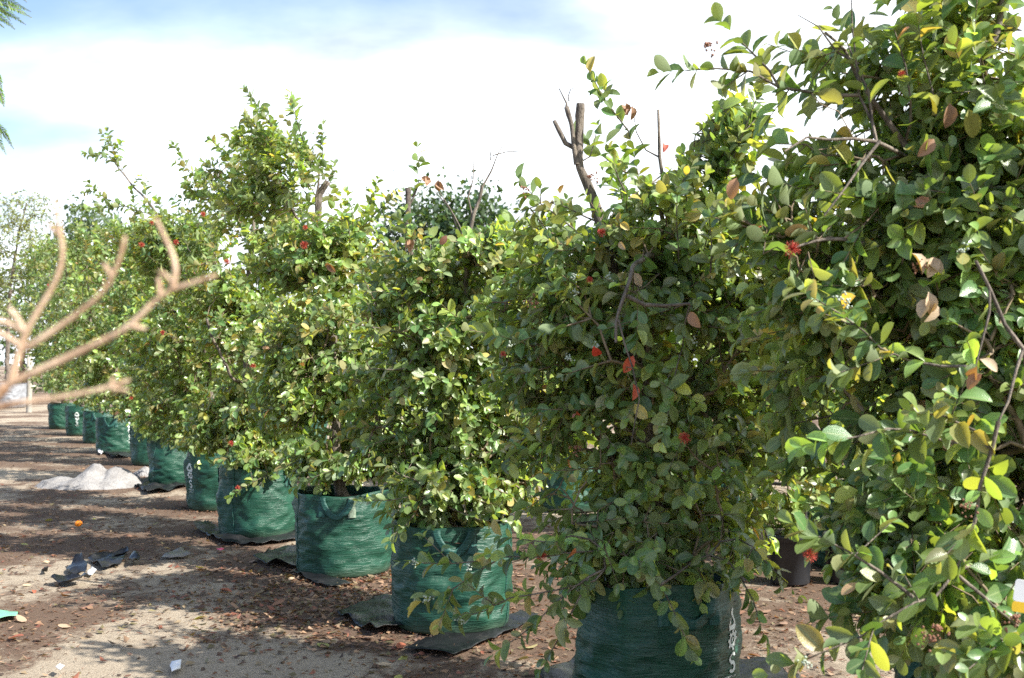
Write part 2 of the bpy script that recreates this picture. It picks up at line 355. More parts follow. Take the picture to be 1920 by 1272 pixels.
# ------------------------------------------------------------------ leaf geometry
def leaf_template(st, hw, fold=0.22, curl=0.16):
    """stations st (0..1), half widths hw; returns V (x across in -1..1 units of half width, y along, z), faces, across"""
    V, A = [], []
    n = len(st); idx = {}
    for i, (t, w) in enumerate(zip(st, hw)):
        zc = -curl * t * t
        idx[i, 0] = len(V); V.append((0, t, zc)); A.append(0)
        if w > 0:
            idx[i, -1] = len(V); V.append((-w, t, zc + fold * w)); A.append(-1)
            idx[i, 1] = len(V); V.append((w, t, zc + fold * w)); A.append(1)
    Q, Tt = [], []
    for i in range(n - 1):
        for s in (-1, 1):
            a, b_ = idx[i, 0], idx[i + 1, 0]; c, d = idx.get((i + 1, s)), idx.get((i, s))
            f = [a, b_] + ([c] if c is not None else []) + ([d] if d is not None else [])
            if s == 1: f = f[::-1]
            (Q if len(f) == 4 else Tt).append(f)
    F = [np.array(f) for f in (Q, Tt) if f]
    return np.array(V, float), F, np.array(A, float)
T_HI = leaf_template([0, .1, .3, .55, .78, .93, 1], [0, .12, .39, .5, .42, .22, 0])
T_MID = leaf_template([0, .22, .56, .86, 1], [0, .35, .5, .33, 0])
T_LOW = leaf_template([0, .4, 1], [0, .52, 0])
T_LOW2 = leaf_template([0, .32, .78, 1], [0, .43, .42, 0])
for T in (T_HI, T_MID, T_LOW, T_LOW2):       # face orientation check: upper side normal +z
    f = T[1][0][0]; v = T[0][f]; 
    if np.cross(v[1] - v[0], v[2] - v[1])[2] < 0:
        for k in range(len(T[1])): T[1][k] = T[1][k][:, ::-1]

class Leaves:
    def __init__(s): s.a = []
    def add(s, pos, L, Nn, ln, wd, cu, tint): s.a.append((pos, L, Nn, ln, wd, cu, tint))
    def arrays(s):
        return [np.concatenate([x[i] for x in s.a]) for i in range(7)]
def leaf_frames(L, Nn):
    L = nrm(L); S = nrm(np.cross(L, Nn)); Nn = np.cross(S, L); return L, S, Nn
def leaves_mesh(name, arr, T, mat):
    pos, L, Nn, ln, wd, cu, tint = arr
    L, S, Nn = leaf_frames(L, Nn)
    TV, TF, TA = T; n, v = len(pos), len(TV)
    V = pos[:, None] + S[:, None] * (wd[:, None] * TV[None, :, 0])[..., None] + L[:, None] * (ln[:, None] * TV[None, :, 1])[..., None] + Nn[:, None] * ((ln * cu)[:, None] * TV[None, :, 2])[..., None]
    F = [(f[None] + (np.arange(n) * v)[:, None, None]).reshape(-1, f.shape[1]) for f in TF]
    me = raw_mesh(name, V.reshape(-1, 3), F, mat)
    attr(me, 'tint', np.repeat(tint, v, 0)); attr(me, 'across', np.tile(TA, n), 'FLOAT')
    return me

PAL = dict(dark=(0.042, 0.098, 0.030), mid=(0.060, 0.128, 0.034), grey=(0.085, 0.130, 0.066), young=(0.125, 0.235, 0.040), yel=(0.26, 0.25, 0.045),
           lime=(0.10, 0.17, 0.030), red=(0.42, 0.075, 0.035), dry=(0.36, 0.21, 0.13), olive=(0.11, 0.125, 0.035))
PN = list(PAL); PAL = {k: tuple(np.array(v) * (1.5 if k not in ('red', 'dry', 'yel') else 1.1) * np.array([1.6, 1.38, 1.03])) for k, v in PAL.items()}; PAL = {k: (tuple(np.array(v) * .8 + .2 * 1.08 * np.dot(v, (.3, .6, .1)))) for k, v in PAL.items()}; PC = np.array([PAL[k] for k in PN])

# ------------------------------------------------------------------ tree growth
class Tree:
    def __init__(s, base, seed, leaf_len=0.098):
        s.base = np.asarray(base, float); s.rg = np.random.default_rng(seed); s.ll = leaf_len
        s.pts, s.par, s.plen, s.dirn = [], [], [], []      # skeleton nodes (world)
        s.chains = []                                         # (list of node ids)
        s.fixed = []                                          # explicit (pts, radii, cap)
        s.twigs = []                                          # (base, end, young)
        s.trunk_ids = []
    def node(s, p, par):
        s.pts.append(np.asarray(p, float)); s.par.append(par)
        if par >= 0: s.plen.append(s.plen[par] + np.linalg.norm(s.pts[-1] - s.pts[par]))
        else: s.plen.append(0.0)
        return len(s.pts) - 1
    def trunk(s, pts, r0, r1, cap=True, par=-1, dens=0.12, attach=True, wob=0.012):
        pts = np.asarray(pts, float)
        d = np.r_[0, np.cumsum(np.linalg.norm(np.diff(pts, axis=0), axis=1))]
        n = max(4, int(d[-1] / dens) + 1); t = np.linspace(0, d[-1], n)
        q = np.stack([np.interp(t, d, pts[:, k]) for k in range(3)], 1)
        for _ in range(2): q[1:-1] = (q[:-2] + 2 * q[1:-1] + q[2:]) / 4
        j = s.rg.normal(0, wob, q.shape); j[0] = 0; q = q + j
        r = np.linspace(r0, r1, n) * (1 + s.rg.normal(0, 0.10 if r0 > .012 else .05, n))
        s.fixed.append((q, r, cap))
        last = par; ids = []
        for k in range(n):
            last = s.node(q[k], last); ids.append(last)
            if not attach: s.plen[last] += 50
        return ids
    def nearest(s, p):
        A = np.array(s.pts); return int(np.argmin(np.linalg.norm(A - p, axis=1)))
    def limb(s, pts, r0, r1, attach=True, cap=True, wob=0.008):
        pts = [np.asarray(p, float) for p in pts]
        k = s.nearest(pts[0]) if s.pts else -1
        return s.trunk([s.pts[k]] + pts if k >= 0 and np.linalg.norm(s.pts[k] - pts[0]) > 0.03 else pts, r0, r1, cap, k, 0.09, attach, wob)
    def spray(s, pts, r0=0.006, step=0.16, young=0.5):
        """a leafy shoot along a polyline"""
        ids = s.limb(pts, r0, 0.002, True, False, 0.006)
        q = np.array([s.pts[i] for i in ids])
        d = np.r_[0, np.cumsum(np.linalg.norm(np.diff(q, axis=0), axis=1))]
        t0 = d[-1] * 0.15
        tt = np.arange(t0, d[-1] - 0.05, 0.15)
        f = lambda t: np.array([np.interp(t, d, q[:, k]) for k in range(3)])
        for t in tt: s.twigs.append((f(t), f(min(t + 0.15, d[-1])), 0.15, t + 0.16 > d[-1]))
        e = f(d[-1]); s.twigs.append((e - nrm(e - f(d[-1] - 0.06)) * 0.05, e + nrm(e - f(d[-1] - 0.06)) * 0.08, 1.0, True))
        for t in tt[1::1]:           # short side shoots
            if s.rg.random() < 0.75:
                dirv = nrm(nrm(f(min(t + 0.05, d[-1])) - f(t)) * 0.6 + s.rg.normal(0, 0.75, 3)); L = s.rg.uniform(0.08, 0.2)
                a = f(t); s.twigs.append((a, a + dirv * L, 0.5, True)); s.fixed.append((np.array([a, a + dirv * L * .5, a + dirv * L]), np.array([.003, .002, .0015]), False))
    def fill(s, lobes, ntips, hang=0.25, shell=0.55):
        """lobes: (centre, radii, weight)"""
        w = np.array([l[2] * (l[1][0] * l[1][1] * l[1][2]) ** (1 / 1.35) for l in lobes]); w = w / w.sum()
        ntips = int(ntips * 1.4); pk = s.rg.choice(len(lobes), ntips, p=w)
        C = np.array([l[0] for l in lobes])[pk]; R = np.array([l[1] for l in lobes])[pk]
        u = nrm(s.rg.normal(size=(ntips, 3))); rad = s.rg.random(ntips) ** (1 / 3.0)
        rad = np.where(s.rg.random(ntips) < shell, 0.72 + 0.33 * s.rg.random(ntips), rad)
        nzv = 0.75 + 0.5 * fbm(u[:, 0] * 2 + C[:, 0], u[:, 1] * 2, u[:, 2] * 2 + C[:, 2], int(s.base[1] * 10), 3)
        T = C + u * R * (rad * nzv)[:, None]
        T = T[T[:, 2] > 0.3]
        dn = fbm(T[:, 0] * 3.2, T[:, 1] * 3.2, T[:, 2] * 3.2, 7 + int(s.base[1] * 7), 2)
        T = T[np.argsort(-(dn + s.rg.normal(0, .05, len(T))))][:max(12, int(len(T) * .68))]
        ax = np.array([s.pts[i] for i in range(len(s.pts))])
        d0 = np.array([np.min(np.linalg.norm(ax - t, axis=1)) for t in T])
        T = T[np.argsort(d0)]
        ctr = np.average([l[0] for l in lobes], axis=0, weights=w)
        PT = np.zeros((len(s.pts) + len(T) * 4 + 8, 3)); PL = np.zeros(len(PT)); k = len(s.pts)
        PT[:k] = np.array(s.pts); PL[:k] = s.plen
        zt = max(l[0][2] + l[1][2] for l in lobes); zb = min(l[0][2] - l[1][2] for l in lobes)
        for t in T:
            rel = (t[2] - zb) / (zt - zb)
            out = t - np.array([s.base[0], s.base[1], t[2]]); out = nrm(out)
            cost = np.linalg.norm(PT[:k] - t, axis=1) + 0.22 * PL[:k] + np.maximum(0, PT[:k, 2] - t[2] - 0.05) * (0.25 if rel < 0.5 else 0.5)
            i = int(np.argmin(cost)); a = PT[i].copy()
            L = np.linalg.norm(t - a)
            d = nrm(nrm(t - a) * 0.7 + out * 0.45 + np.array([0, 0, (rel - 0.42) * 1.5 - hang]) + s.rg.normal(0, 0.42, 3))
            tl = s.rg.uniform(0.12, 0.27)
            tb = t - d * tl * 0.5; te = t + d * tl * 0.5
            m1 = a + (tb - a) * 0.4 + np.array([0, 0, 0.07 * L]) + s.rg.normal(0, 0.04 * L, 3)
            m2 = a + (tb - a) * 0.75 + np.array([0, 0, 0.05 * L]) + s.rg.normal(0, 0.03 * L, 3)
            ids = [i]
            for p in ((m1, m2, tb, te) if L > 0.12 else (tb, te)):
                par = ids[-1]; s.pts.append(p); s.par.append(par); s.plen.append(PL[par] + np.linalg.norm(p - PT[par]))
                PT[k] = p; PL[k] = s.plen[-1] + (30 if p is te else 0); ids.append(k); k += 1
            s.chains.append(ids); s.twigs.append((tb, te, s.rg.random(), rel > 0.55 or s.rg.random() < 0.5))
    def wisps(s, n):
        ends = np.array([s.pts[c[-1]] for c in s.chains]); zz0 = np.quantile(ends[:, 2], .72); cand = np.where(ends[:, 2] > zz0)[0]
        for k in s.rg.choice(cand, min(n, len(cand)), replace=False):
            a = ends[k]; o = nrm(a - np.array([s.base[0], s.base[1], a[2]])); L = s.rg.uniform(.16, .38)
            d = nrm(o * .6 + np.array([0, 0, .8]) + s.rg.normal(0, .35, 3)); s.spray([a, a + d * L * .5, a + d * L + np.array([0, 0, .03])], .004)
    def build_leaves(s, npair=6, dry=0.004, sizes=1.0, mix=None, gaps=None):
        lv = Leaves(); rg = s.rg
        mix = mix or dict(dark=.34, mid=.26, grey=.20, young=.07, yel=.006, lime=.08, red=.0012, dry=.004, olive=.05)
        pw = np.array([mix.get(k, 0) for k in PN]); pw /= pw.sum()
        for (tb, te, yv, bright) in s.twigs:
            ax = te - tb; Lx = np.linalg.norm(ax); ax = ax / max(Lx, 1e-6)
            n = max(2, int(round(Lx / 0.034))) if npair >= 6 else max(2, int(round(Lx / 0.05)))
            ref = np.array([0., 0, 1]) if abs(ax[2]) < 0.9 else np.array([1., 0, 0])
            A = nrm(np.cross(ax, ref)); B = np.cross(ax, A)
            t = np.repeat(np.linspace(0.08, 1.0, n), 2); m = len(t)
            ph = rg.uniform(0, 3) + np.repeat(np.arange(n) % 2 * math.pi / 2, 2) + np.tile([0, math.pi], n) + rg.normal(0, 0.3, m)
            op = 0.95 - 0.35 * t + rg.normal(0, 0.18, m)
            rad = A * np.cos(ph)[:, None] + B * np.sin(ph)[:, None]
            L = rad * np.sin(op)[:, None] + ax * np.cos(op)[:, None] + np.array([0, 0, -0.12]) + rg.normal(0, 0.1, (m, 3))
            og = te - np.array([s.base[0], s.base[1], te[2]]); og = og / max(np.linalg.norm(og), .15)
            Nn = ax * 0.5 - rad * 0.1 + og * 0.55 + np.array([0, 0, 0.55]) + rg.normal(0, 0.3, (m, 3))
            ln = s.ll * sizes * rg.uniform(0.58, 1.3, m) * np.where(t > 0.9, 0.68, 1.0)
            wd = ln * rg.uniform(0.94, 1.2, m) * 0.56 / 0.5 * 0.5 * 2 * 0.5
            wd = ln * rg.uniform(0.52, 0.68, m)
            base_c = rg.choice(len(PN), p=pw)
            ci = np.where(rg.random(m) < 0.62, base_c if PN[base_c] not in ('red', 'dry', 'yel') else 1, rg.choice(len(PN), m, p=pw))
            tip = (t > 0.8) & (yv > 0.62) & bright
            tint = PC[ci].copy(); tint[tip] = tint[tip] * 0.5 + np.array(PAL['young']) * 0.45
            tint *= rg.uniform(0.78, 1.25, (m, 1)); tint[:, 0] *= rg.uniform(0.85, 1.2, m)
            keep = rg.random(m) > 0.1
            lv.add((tb + ax * (t * Lx)[:, None])[keep], L[keep], Nn[keep], ln[keep], wd[keep], rg.uniform(0.2, 2.4, m)[keep], tint[keep])
        s.leaves = lv.arrays(); return s.leaves
    def build_wood(s, sides=5, rtip=0.0021):
        cnt = np.zeros(len(s.pts)); 
        for ids in s.chains: cnt[ids[-1]] += 1
        for i in range(len(s.pts) - 1, -1, -1):
            if s.par[i] >= 0: cnt[s.par[i]] += cnt[i]
        tw = Tubes(); PT = np.array(s.pts)
        for ids in s.chains:
            r = rtip * np.maximum(cnt[ids], 1) ** 0.40; r[0] = min(r[0], r[1] * 1.3); r[-1] = rtip * 0.6
            tw.add(PT[ids] - s.base, r, sides)
        tr = Tubes()
        for q, r, cap in s.fixed:
            if r.max() > .012:
                n0 = len(q); tt = np.linspace(0, n0 - 1, n0 * 4); q = np.stack([np.interp(tt, np.arange(n0), q[:, k]) for k in range(3)], 1); r = np.interp(tt, np.arange(n0), r)
                for _ in range(3): q[1:-1] = (q[:-2] + 2 * q[1:-1] + q[2:]) / 4
                tr.add(q - s.base, r, 12, cap, .22)
            else: tr.add(q - s.base, r, 5, cap)
        return tr, tw

def px_lobes(L, Y, depth=1.15):
    out = []
    for l in L:
        px, py, rx, ry = l[:4]; dY = l[4] if len(l) > 4 else 0.0; w = l[5] if len(l) > 5 else 1.0
        yy = Y + dY; out.append((P(px, py, yy), (rx * yy / FPX, max(rx, 0.5 * ry) * yy / FPX * depth, ry * yy / FPX), w))
    return out

def PP(L, Y):
    return [P(l[0], l[1], Y + (l[2] if len(l) > 2 else 0)) for l in L]

TREES = {}
def soil_base(i):
    b = bag_pos(i).copy(); b[2] = BAGS[i][3] - 0.09; return b

# --- tree 0 : big one at the right
b = soil_base(0); Y = 3.6; t = Tree(b, 100, 0.076)
t.trunk([b, P(1850, 900, 3.6), P(1800, 640, 3.62), P(1790, 460, 3.65), P(1800, 250, 3.65), P(1765, 60, 3.65), P(1745, -60, 3.65), P(1760, -260, 3.65)], .042, .026)
t.limb(PP([(1790, 380), (1690, 275, -.1), (1610, 150, -.15), (1545, 60, -.15)], Y), .016, .004, cap=False)
t.limb(PP([(1720, 300, -.1), (1640, 262, -.25), (1540, 255, -.35), (1470, 275, -.4)], Y), .009, .003, cap=False)
t.limb(PP([(1650, 265, -.25), (1590, 340, -.3), (1550, 395, -.3)], Y), .006, .003, cap=False)
t.limb(PP([(1800, 560), (1700, 490, -.1), (1590, 440, -.2), (1480, 470, -.25)], Y), .014, .004, cap=False)
t.limb(PP([(1800, 640), (1700, 590, -.05), (1640, 555, -.1)], Y), .014, .006, cap=False)
t.limb(PP([(1650, 260, -.2), (1600, 130, -.2), (1592, 0, -.2)], Y), .006, .002, False, False)
t.limb(PP([(1610, 120, -.2), (1540, 55, -.2), (1500, 28, -.2)], Y), .005, .0015, False, False)
t.limb(PP([(1800, 320), (1850, 100, -.1), (1900, -60, -.1)], Y), .018, .008, cap=False)
t.limb(PP([(1960, 860, -.3), (1960, 760, -.5), (1925, 685, -.55), (1870, 570, -.55), (1827, 487, -.55)], Y), .011, .005, False, False)
t.limb(PP([(1920, 680, -.55), (1880, 730, -.55), (1875, 800, -.55)], Y), .006, .003, False, False)
t.limb(PP([(1865, 575, -.55), (1845, 620, -.55), (1820, 690, -.55)], Y), .005, .002, False, False)
t.spray(PP([(1560, 200, -.2), (1450, 150, -.25), (1370, 125, -.25), (1285, 125, -.25)], Y), .007)
t.spray(PP([(1480, 165, -.25), (1420, 100, -.25), (1380, 70, -.25)], Y), .005)
t.spray(PP([(1790, 1120, -.55), (1715, 1122, -.6), (1630, 1185, -.6), (1500, 1248, -.6)], Y), .007)
t.spray(PP([(1712, 1120, -.6), (1650, 1065, -.6), (1590, 1030, -.6), (1535, 1005, -.6)], Y), .006)
t.spray(PP([(1800, 840, -.4), (1700, 800, -.55), (1620, 810, -.6), (1555, 825, -.6)], Y), .006)
t.spray(PP([(1850, 820, -.4), (1780, 790, -.6), (1740, 770, -.65)], Y), .006)
t.spray(PP([(1960, 1210, -.5), (1890, 1235, -.75), (1820, 1225, -.8)], Y), .006)
t.spray(PP([(1960, 1240, -.5), (1900, 1220, -.75), (1855, 1180, -.8)], Y), .006)
t.spray(PP([(1700, 680, -.45), (1600, 620, -.55), (1530, 560, -.6)], Y), .005)
t.spray(PP([(1740, 240, -.2), (1690, 120, -.25), (1675, 60, -.25)], Y), .006)
t.spray(PP([(1660, 200, -.2), (1600, 130, -.2), (1580, 60, -.2)], Y), .005)
t.fill(px_lobes([(1720, 640, 150, 190, -.05), (1880, 480, 190, 260), (1870, 840, 180, 230, -.05), (1690, 860, 110, 130, -.1), (1730, 1020, 120, 110, -.1), (1890, 1080, 120, 90, -.1),
                 (1840, 190, 140, 170, 0, .62), (1650, 370, 150, 120), (1480, 330, 90, 90, -.1, .7), (1420, 430, 50, 50, -.1, .5), (1540, 520, 100, 100, -.1), (1500, 160, 90, 60, -.1, .6), (1640, 150, 80, 80, 0, .45), (1800, 20, 90, 60, 0, .45), (1790, -150, 120, 110, 0, .4), (2060, 600, 150, 420), (1660, 970, 80, 100, -.1), (1720, 1120, 110, 80, -.25), (1890, 1170, 120, 80, -.35, 1.2), (1500, 690, 80, 120, .1), (1510, 870, 60, 70, .1)], Y), 1720); t.wisps(12)
TREES[0] = t
# --- tree 1 : lopped trunk above the crown
b = soil_base(1); Y = 4.55; t = Tree(b, 101, 0.067)
t.trunk([b, P(1226, 900, Y), P(1205, 700, Y), P(1160, 540, Y), P(1118, 420, Y), P(1092, 320, Y), P(1080, 250, Y), P(1077, 196, Y)], .042, .017)
t.limb(PP([(1084, 290), (1072, 250), (1062, 206)], Y), .015, .010)
t.limb(PP([(1082, 280), (1066, 264), (1046, 242), (1040, 222)], Y), .013, .009)
t.limb(PP([(1074, 210), (1065, 175), (1042, 165)], Y), .006, .002, False, False)
t.limb(PP([(1067, 190), (1078, 165)], Y), .003, .001, False, False)
t.limb(PP([(1200, 700), (1230, 560), (1243, 480)], Y), .02, .012)
t.limb(PP([(1120, 430), (1165, 390), (1205, 330), (1240, 335)], Y), .008, .003)
t.limb(PP([(1240, 450), (1240, 330), (1230, 270), (1233, 205)], Y), .011, .006)
t.limb(PP([(1110, 310), (1125, 270), (1118, 240)], Y), .004, .0015, False, False)
t.limb(PP([(1190, 300), (1188, 240), (1195, 190), (1186, 160)], Y), .004, .001, False, False)
t.limb(PP([(1215, 480, -.3), (1180, 510, -.5), (1160, 600, -.55), (1155, 640, -.55)], Y), .014, .005, cap=False)
t.limb(PP([(1160, 600, -.55), (1190, 700, -.6), (1190, 840, -.6)], Y), .004, .002, cap=False)
t.limb(PP([(1175, 555, -.5), (1220, 572, -.5), (1290, 573, -.5)], Y), .009, .005, cap=False)
t.spray(PP([(1180, 1035, -.3), (1040, 1040, -.45), (920, 1050, -.5), (790, 1060, -.5)], Y), .006)
t.spray(PP([(930, 1052, -.5), (870, 1085, -.5), (810, 1120, -.5)], Y), .004)
t.spray(PP([(1150, 1080, -.35), (1040, 1110, -.5), (900, 1130, -.5), (870, 1160, -.5)], Y), .005)
t.spray(PP([(1120, 1060, -.4), (1060, 1120, -.5), (1000, 1170, -.5), (960, 1210, -.5)], Y), .005)
t.spray(PP([(1110, 1070, -.4), (1070, 1150, -.5), (1030, 1235, -.5)], Y), .005)
t.spray(PP([(1230, 1070, -.4), (1265, 1130, -.5), (1285, 1195, -.5)], Y), .004)
t.spray(PP([(1330, 1020, -.3), (1390, 1070, -.45), (1430, 1170, -.45)], Y), .006)
t.spray(PP([(1340, 990, -.3), (1420, 1020, -.45), (1470, 1090, -.45)], Y), .005)
t.spray(PP([(1120, 420), (1080, 390), (1030, 370), (990, 390)], Y), .004)
t.spray(PP([(1100, 1000, -.3), (1040, 1020, -.45), (960, 1010, -.45)], Y), .005)
t.spray(PP([(1250, 400), (1310, 320), (1330, 250)], Y), .005)
t.spray(PP([(1270, 420), (1360, 350), (1400, 300)], Y), .005)
t.spray(PP([(1190, 420), (1150, 350), (1170, 320)], Y), .004)
t.spray(PP([(1280, 640, -.4), (1260, 740, -.5), (1250, 800, -.55)], Y), .004)
t.fill(px_lobes([(1230, 640, 190, 170), (1110, 560, 150, 120), (1330, 520, 140, 120), (1230, 420, 130, 70, 0, .7), (1340, 390, 80, 80, .1, .6), (1300, 850, 160, 160), (1120, 860, 130, 150),
                 (1230, 1010, 170, 80, -.05), (1000, 640, 100, 100), (1010, 820, 70, 110), (1400, 690, 100, 130), (1040, 480, 80, 60), (1060, 980, 90, 90), (1390, 970, 60, 70), (1130, 1030, 90, 60, -.1), (1190, 345, 90, 60, 0, .7), (1300, 300, 80, 70, 0, .8), (1370, 270, 60, 60, 0, .8), (1140, 410, 70, 50, -.1, .9), (1010, 900, 70, 80), (1060, 410, 70, 40, 0, .7), (1440, 560, 80, 100), (1440, 800, 60, 90)], Y), 1180); t.wisps(18)
TREES[1] = t
# --- tree 2 : bare stems above the crown
b = soil_base(2); Y = 6.27; t = Tree(b, 102, 0.067)
t.trunk([b, P(815, 850, Y), P(812, 700, Y), P(790, 560, Y), P(772, 440, Y), P(768, 350, Y)], .042, .017)
t.limb(PP([(812, 760), (840, 640), (880, 560), (872, 460), (890, 390), (905, 345)], Y), .024, .009, cap=False)
t.limb(PP([(905, 350), (923, 288), (950, 255)], Y), .007, .0015, False, False)
t.limb(PP([(924, 292), (960, 284), (1010, 282)], Y), .004, .001, False, False)
t.limb(PP([(920, 300), (918, 270)], Y), .005, .002, False, False)
t.limb(PP([(878, 420), (888, 330), (885, 275)], Y), .007, .0015, False, False)
t.limb(PP([(885, 335), (866, 300)], Y), .003, .001, False, False)
t.limb(PP([(870, 470), (850, 400), (832, 360), (815, 345)], Y), .008, .002, False, False)
t.limb(PP([(872, 460), (840, 375), (810, 362)], Y), .006, .002, False, False)
t.limb(PP([(770, 375), (790, 345), (800, 320)], Y), .006, .002, cap=False)
t.spray(PP([(772, 370), (790, 345), (785, 300)], Y), .004)
t.spray(PP([(820, 930, -.3), (760, 935, -.4), (700, 940, -.45)], Y), .005)
t.spray(PP([(800, 900, -.3), (745, 890, -.42), (725, 880, -.45)], Y), .005)
t.spray(PP([(790, 960, -.3), (760, 985, -.4), (745, 1000, -.4)], Y), .005)
t.spray(PP([(850, 960, -.3), (900, 985, -.4), (940, 975, -.4)], Y), .005)
t.spray(PP([(800, 640, -.3), (700, 610, -.4), (610, 590, -.4)], Y), .006)
t.spray(PP([(780, 700, -.3), (680, 690, -.4), (640, 690, -.4)], Y), .006)
t.spray(PP([(820, 600, -.2), (900, 600, -.4), (950, 590, -.5)], Y), .005)
t.fill(px_lobes([(850, 610, 120, 110), (810, 740, 105, 95), (905, 790, 90, 110), (880, 505, 110, 60), (770, 545, 90, 65), (700, 660, 85, 85), (850, 900, 110, 55), (960, 470, 80, 50, .1), (730, 800, 70, 80), (800, 960, 70, 35, -.1), (690, 570, 60, 55), (950, 890, 60, 60), (1000, 780, 60, 80), (1000, 560, 70, 70)], Y), 1300); t.wisps(8)
TREES[2] = t
# --- tree 3 : thick lopped limb rising out of the crown
b = soil_base(3); Y = 7.87; t = Tree(b, 103, 0.067)
t.trunk([b, P(628, 840, Y), P(625, 700, Y), P(615, 560, Y), P(602, 450, Y), P(592, 390, Y), P(600, 352, Y), P(612, 340, Y)], .045, .022)
t.limb(PP([(594, 395), (598, 340), (600, 300)], Y), .014, .004, cap=False)
t.limb(PP([(612, 560), (570, 440), (545, 380), (520, 330)], Y), .016, .005, cap=False)
t.limb(PP([(604, 350), (625, 345), (665, 325)], Y), .004, .001, False, False)
t.limb(PP([(545, 380), (520, 300), (490, 240)], Y), .008, .003, cap=False)
t.spray(PP([(520, 320), (500, 260), (470, 222)], Y), .005)
t.spray(PP([(600, 330), (580, 270), (545, 240)], Y), .004)
t.spray(PP([(600, 320), (610, 280), (605, 255)], Y), .003)
t.spray(PP([(530, 350), (500, 320), (480, 260)], Y), .003)
t.spray(PP([(640, 880, -.3), (590, 890, -.4), (570, 905, -.4)], Y), .004)
t.fill(px_lobes([(610, 610, 110, 120), (560, 720, 90, 100), (680, 730, 85, 85), (640, 860, 70, 40), (570, 480, 100, 70), (560, 330, 70, 60, 0, .6), (640, 490, 60, 60), (500, 290, 55, 50, 0, .6), (660, 430, 40, 40, 0, .6), (590, 830, 60, 55), (480, 380, 50, 50), (690, 840, 60, 50, 0, 1.3), (600, 870, 50, 30, -.05, 1.3)], Y), 1250); t.wisps(12)
TREES[3] = t
# --- tree 4
b = soil_base(4); Y = 9.56; t = Tree(b, 104, 0.067)
t.trunk([b, P(470, 780, Y), P(455, 640, Y), P(470, 480, Y), P(480, 380, Y)], .042, .014)
t.limb(PP([(440, 720, -.4), (410, 655, -.5), (385, 600, -.5)], Y), .016, .01)
t.spray(PP([(520, 880, -.3), (480, 900, -.42), (440, 925, -.45)], Y), .005)
t.spray(PP([(470, 400), (430, 300), (400, 270)], Y), .005)
t.spray(PP([(470, 400), (470, 290), (480, 230)], Y), .005)
t.fill(px_lobes([(470, 640, 95, 120), (420, 520, 90, 90), (490, 780, 75, 70), (410, 370, 55, 65, 0, .8), (470, 320, 65, 75, 0, .7), (520, 850, 60, 35), (440, 830, 50, 30, 0, 1.4), (500, 450, 60, 60), (480, 850, 70, 30, -.1, 1.4), (400, 800, 45, 50, 0, 1.3)], Y), 1150); t.wisps(16)
TREES[4] = t
# --- tree 5 : one long shoot above the rest
b = soil_base(5); Y = 11.32; t = Tree(b, 105, 0.074)
t.trunk([b, P(400, 760, Y), P(380, 600, Y), P(350, 480, Y), P(300, 410, Y), P(250, 350, Y), P(212, 300, Y)], .04, .007, cap=False)
t.spray(PP([(230, 325), (207, 285), (205, 255)], Y), .005)
t.spray(PP([(212, 305), (195, 290), (172, 288)], Y), .004)
t.spray(PP([(212, 303), (215, 285), (222, 280)], Y), .004)
t.spray(PP([(300, 410), (240, 385), (170, 390)], Y), .006)
t.spray(PP([(230, 385), (190, 375), (175, 350)], Y), .005)
t.spray(PP([(200, 385), (175, 400), (150, 390)], Y), .005)
t.spray(PP([(270, 385), (270, 365), (275, 350)], Y), .004)
t.spray(PP([(245, 350), (252, 345), (255, 338)], Y), .003)
t.fill(px_lobes([(370, 610, 85, 120), (320, 470, 70, 60), (390, 770, 60, 60), (300, 690, 55, 80), (390, 840, 42, 34, -.05, 1.5), (370, 460, 60, 50), (370, 800, 45, 40, -.1, 1.4), (310, 780, 45, 45, 0, 1.3)], Y), 950); t.wisps(14)
TREES[5] = t
# --- trees 6..11
specs = {6: [(320, 600, 75, 130), (310, 770, 58, 50, -.05, 1.4), (285, 460, 50, 45), (340, 690, 60, 80), (330, 805, 45, 25, -.1, 1.4)],
         7: [(268, 590, 66, 120), (275, 745, 54, 50, 0, 1.4), (255, 460, 40, 35), (290, 785, 38, 22, -.1, 1.4)],
         8: [(210, 570, 74, 125), (215, 728, 58, 44, 0, 1.3), (230, 460, 44, 44), (190, 660, 60, 60)],
         9: [(165, 560, 72, 130), (180, 705, 60, 52, 0, 1.2)],
         10: [(125, 560, 66, 125), (145, 690, 60, 58)],
         11: [(92, 570, 50, 118), (112, 690, 52, 58)]}
for i, L in specs.items():
    b = soil_base(i); Y = BAGS[i][1]; t = Tree(b, 110 + i, 0.08)
    px = BAGS[i][0]; tx = L[0][0]
    t.trunk([b, P((px + tx) / 2, 690, Y), P(tx, 560, Y), P(tx, 470, Y)], .045, .012)
    t.fill(px_lobes(L, Y), 740 if i < 8 else 680); t.wisps(10)
    TREES[i] = t

TINFO = {0: ('large potted tree with long bare grey branches and hanging glossy leaves beside a white tag', True),
         1: ('potted tree with a thick lopped grey trunk forked above its leafy crown', True),
         2: ('potted tree with thin bare grey stems and one short stump above its crown', True),
         3: ('potted tree with a thick bent limb and sparse high twigs over its crown', True),
         4: ('potted tree with a round leafy top, fourth in line past the forked lopped trunk tree', True),
         5: ('potted tree with one long leaning leafy shoot rising far above its crown', True),
         6: ('dense potted tree just past the one with the long leaning shoot', False),
         7: ('dense potted tree sixth from the tree with the forked lopped trunk along the row', False),
         8: ('dense potted tree growing in the bright printed bag near the netting heap', False),
         9: ('dense dark potted tree third from the far end of the row', False),
         10: ('dense dark potted tree second from the far end of the row', False),
         11: ('dense dark potted tree at the far end of the row of green bags', False)}
TINFO[4] = ('potted tree with a rounded leafy top, beside the tree with the thick bent limb', True)
MIXL = dict(dark=.22, mid=.28, grey=.18, young=.10, yel=.012, lime=.16, red=.0015, dry=.004, olive=.08)

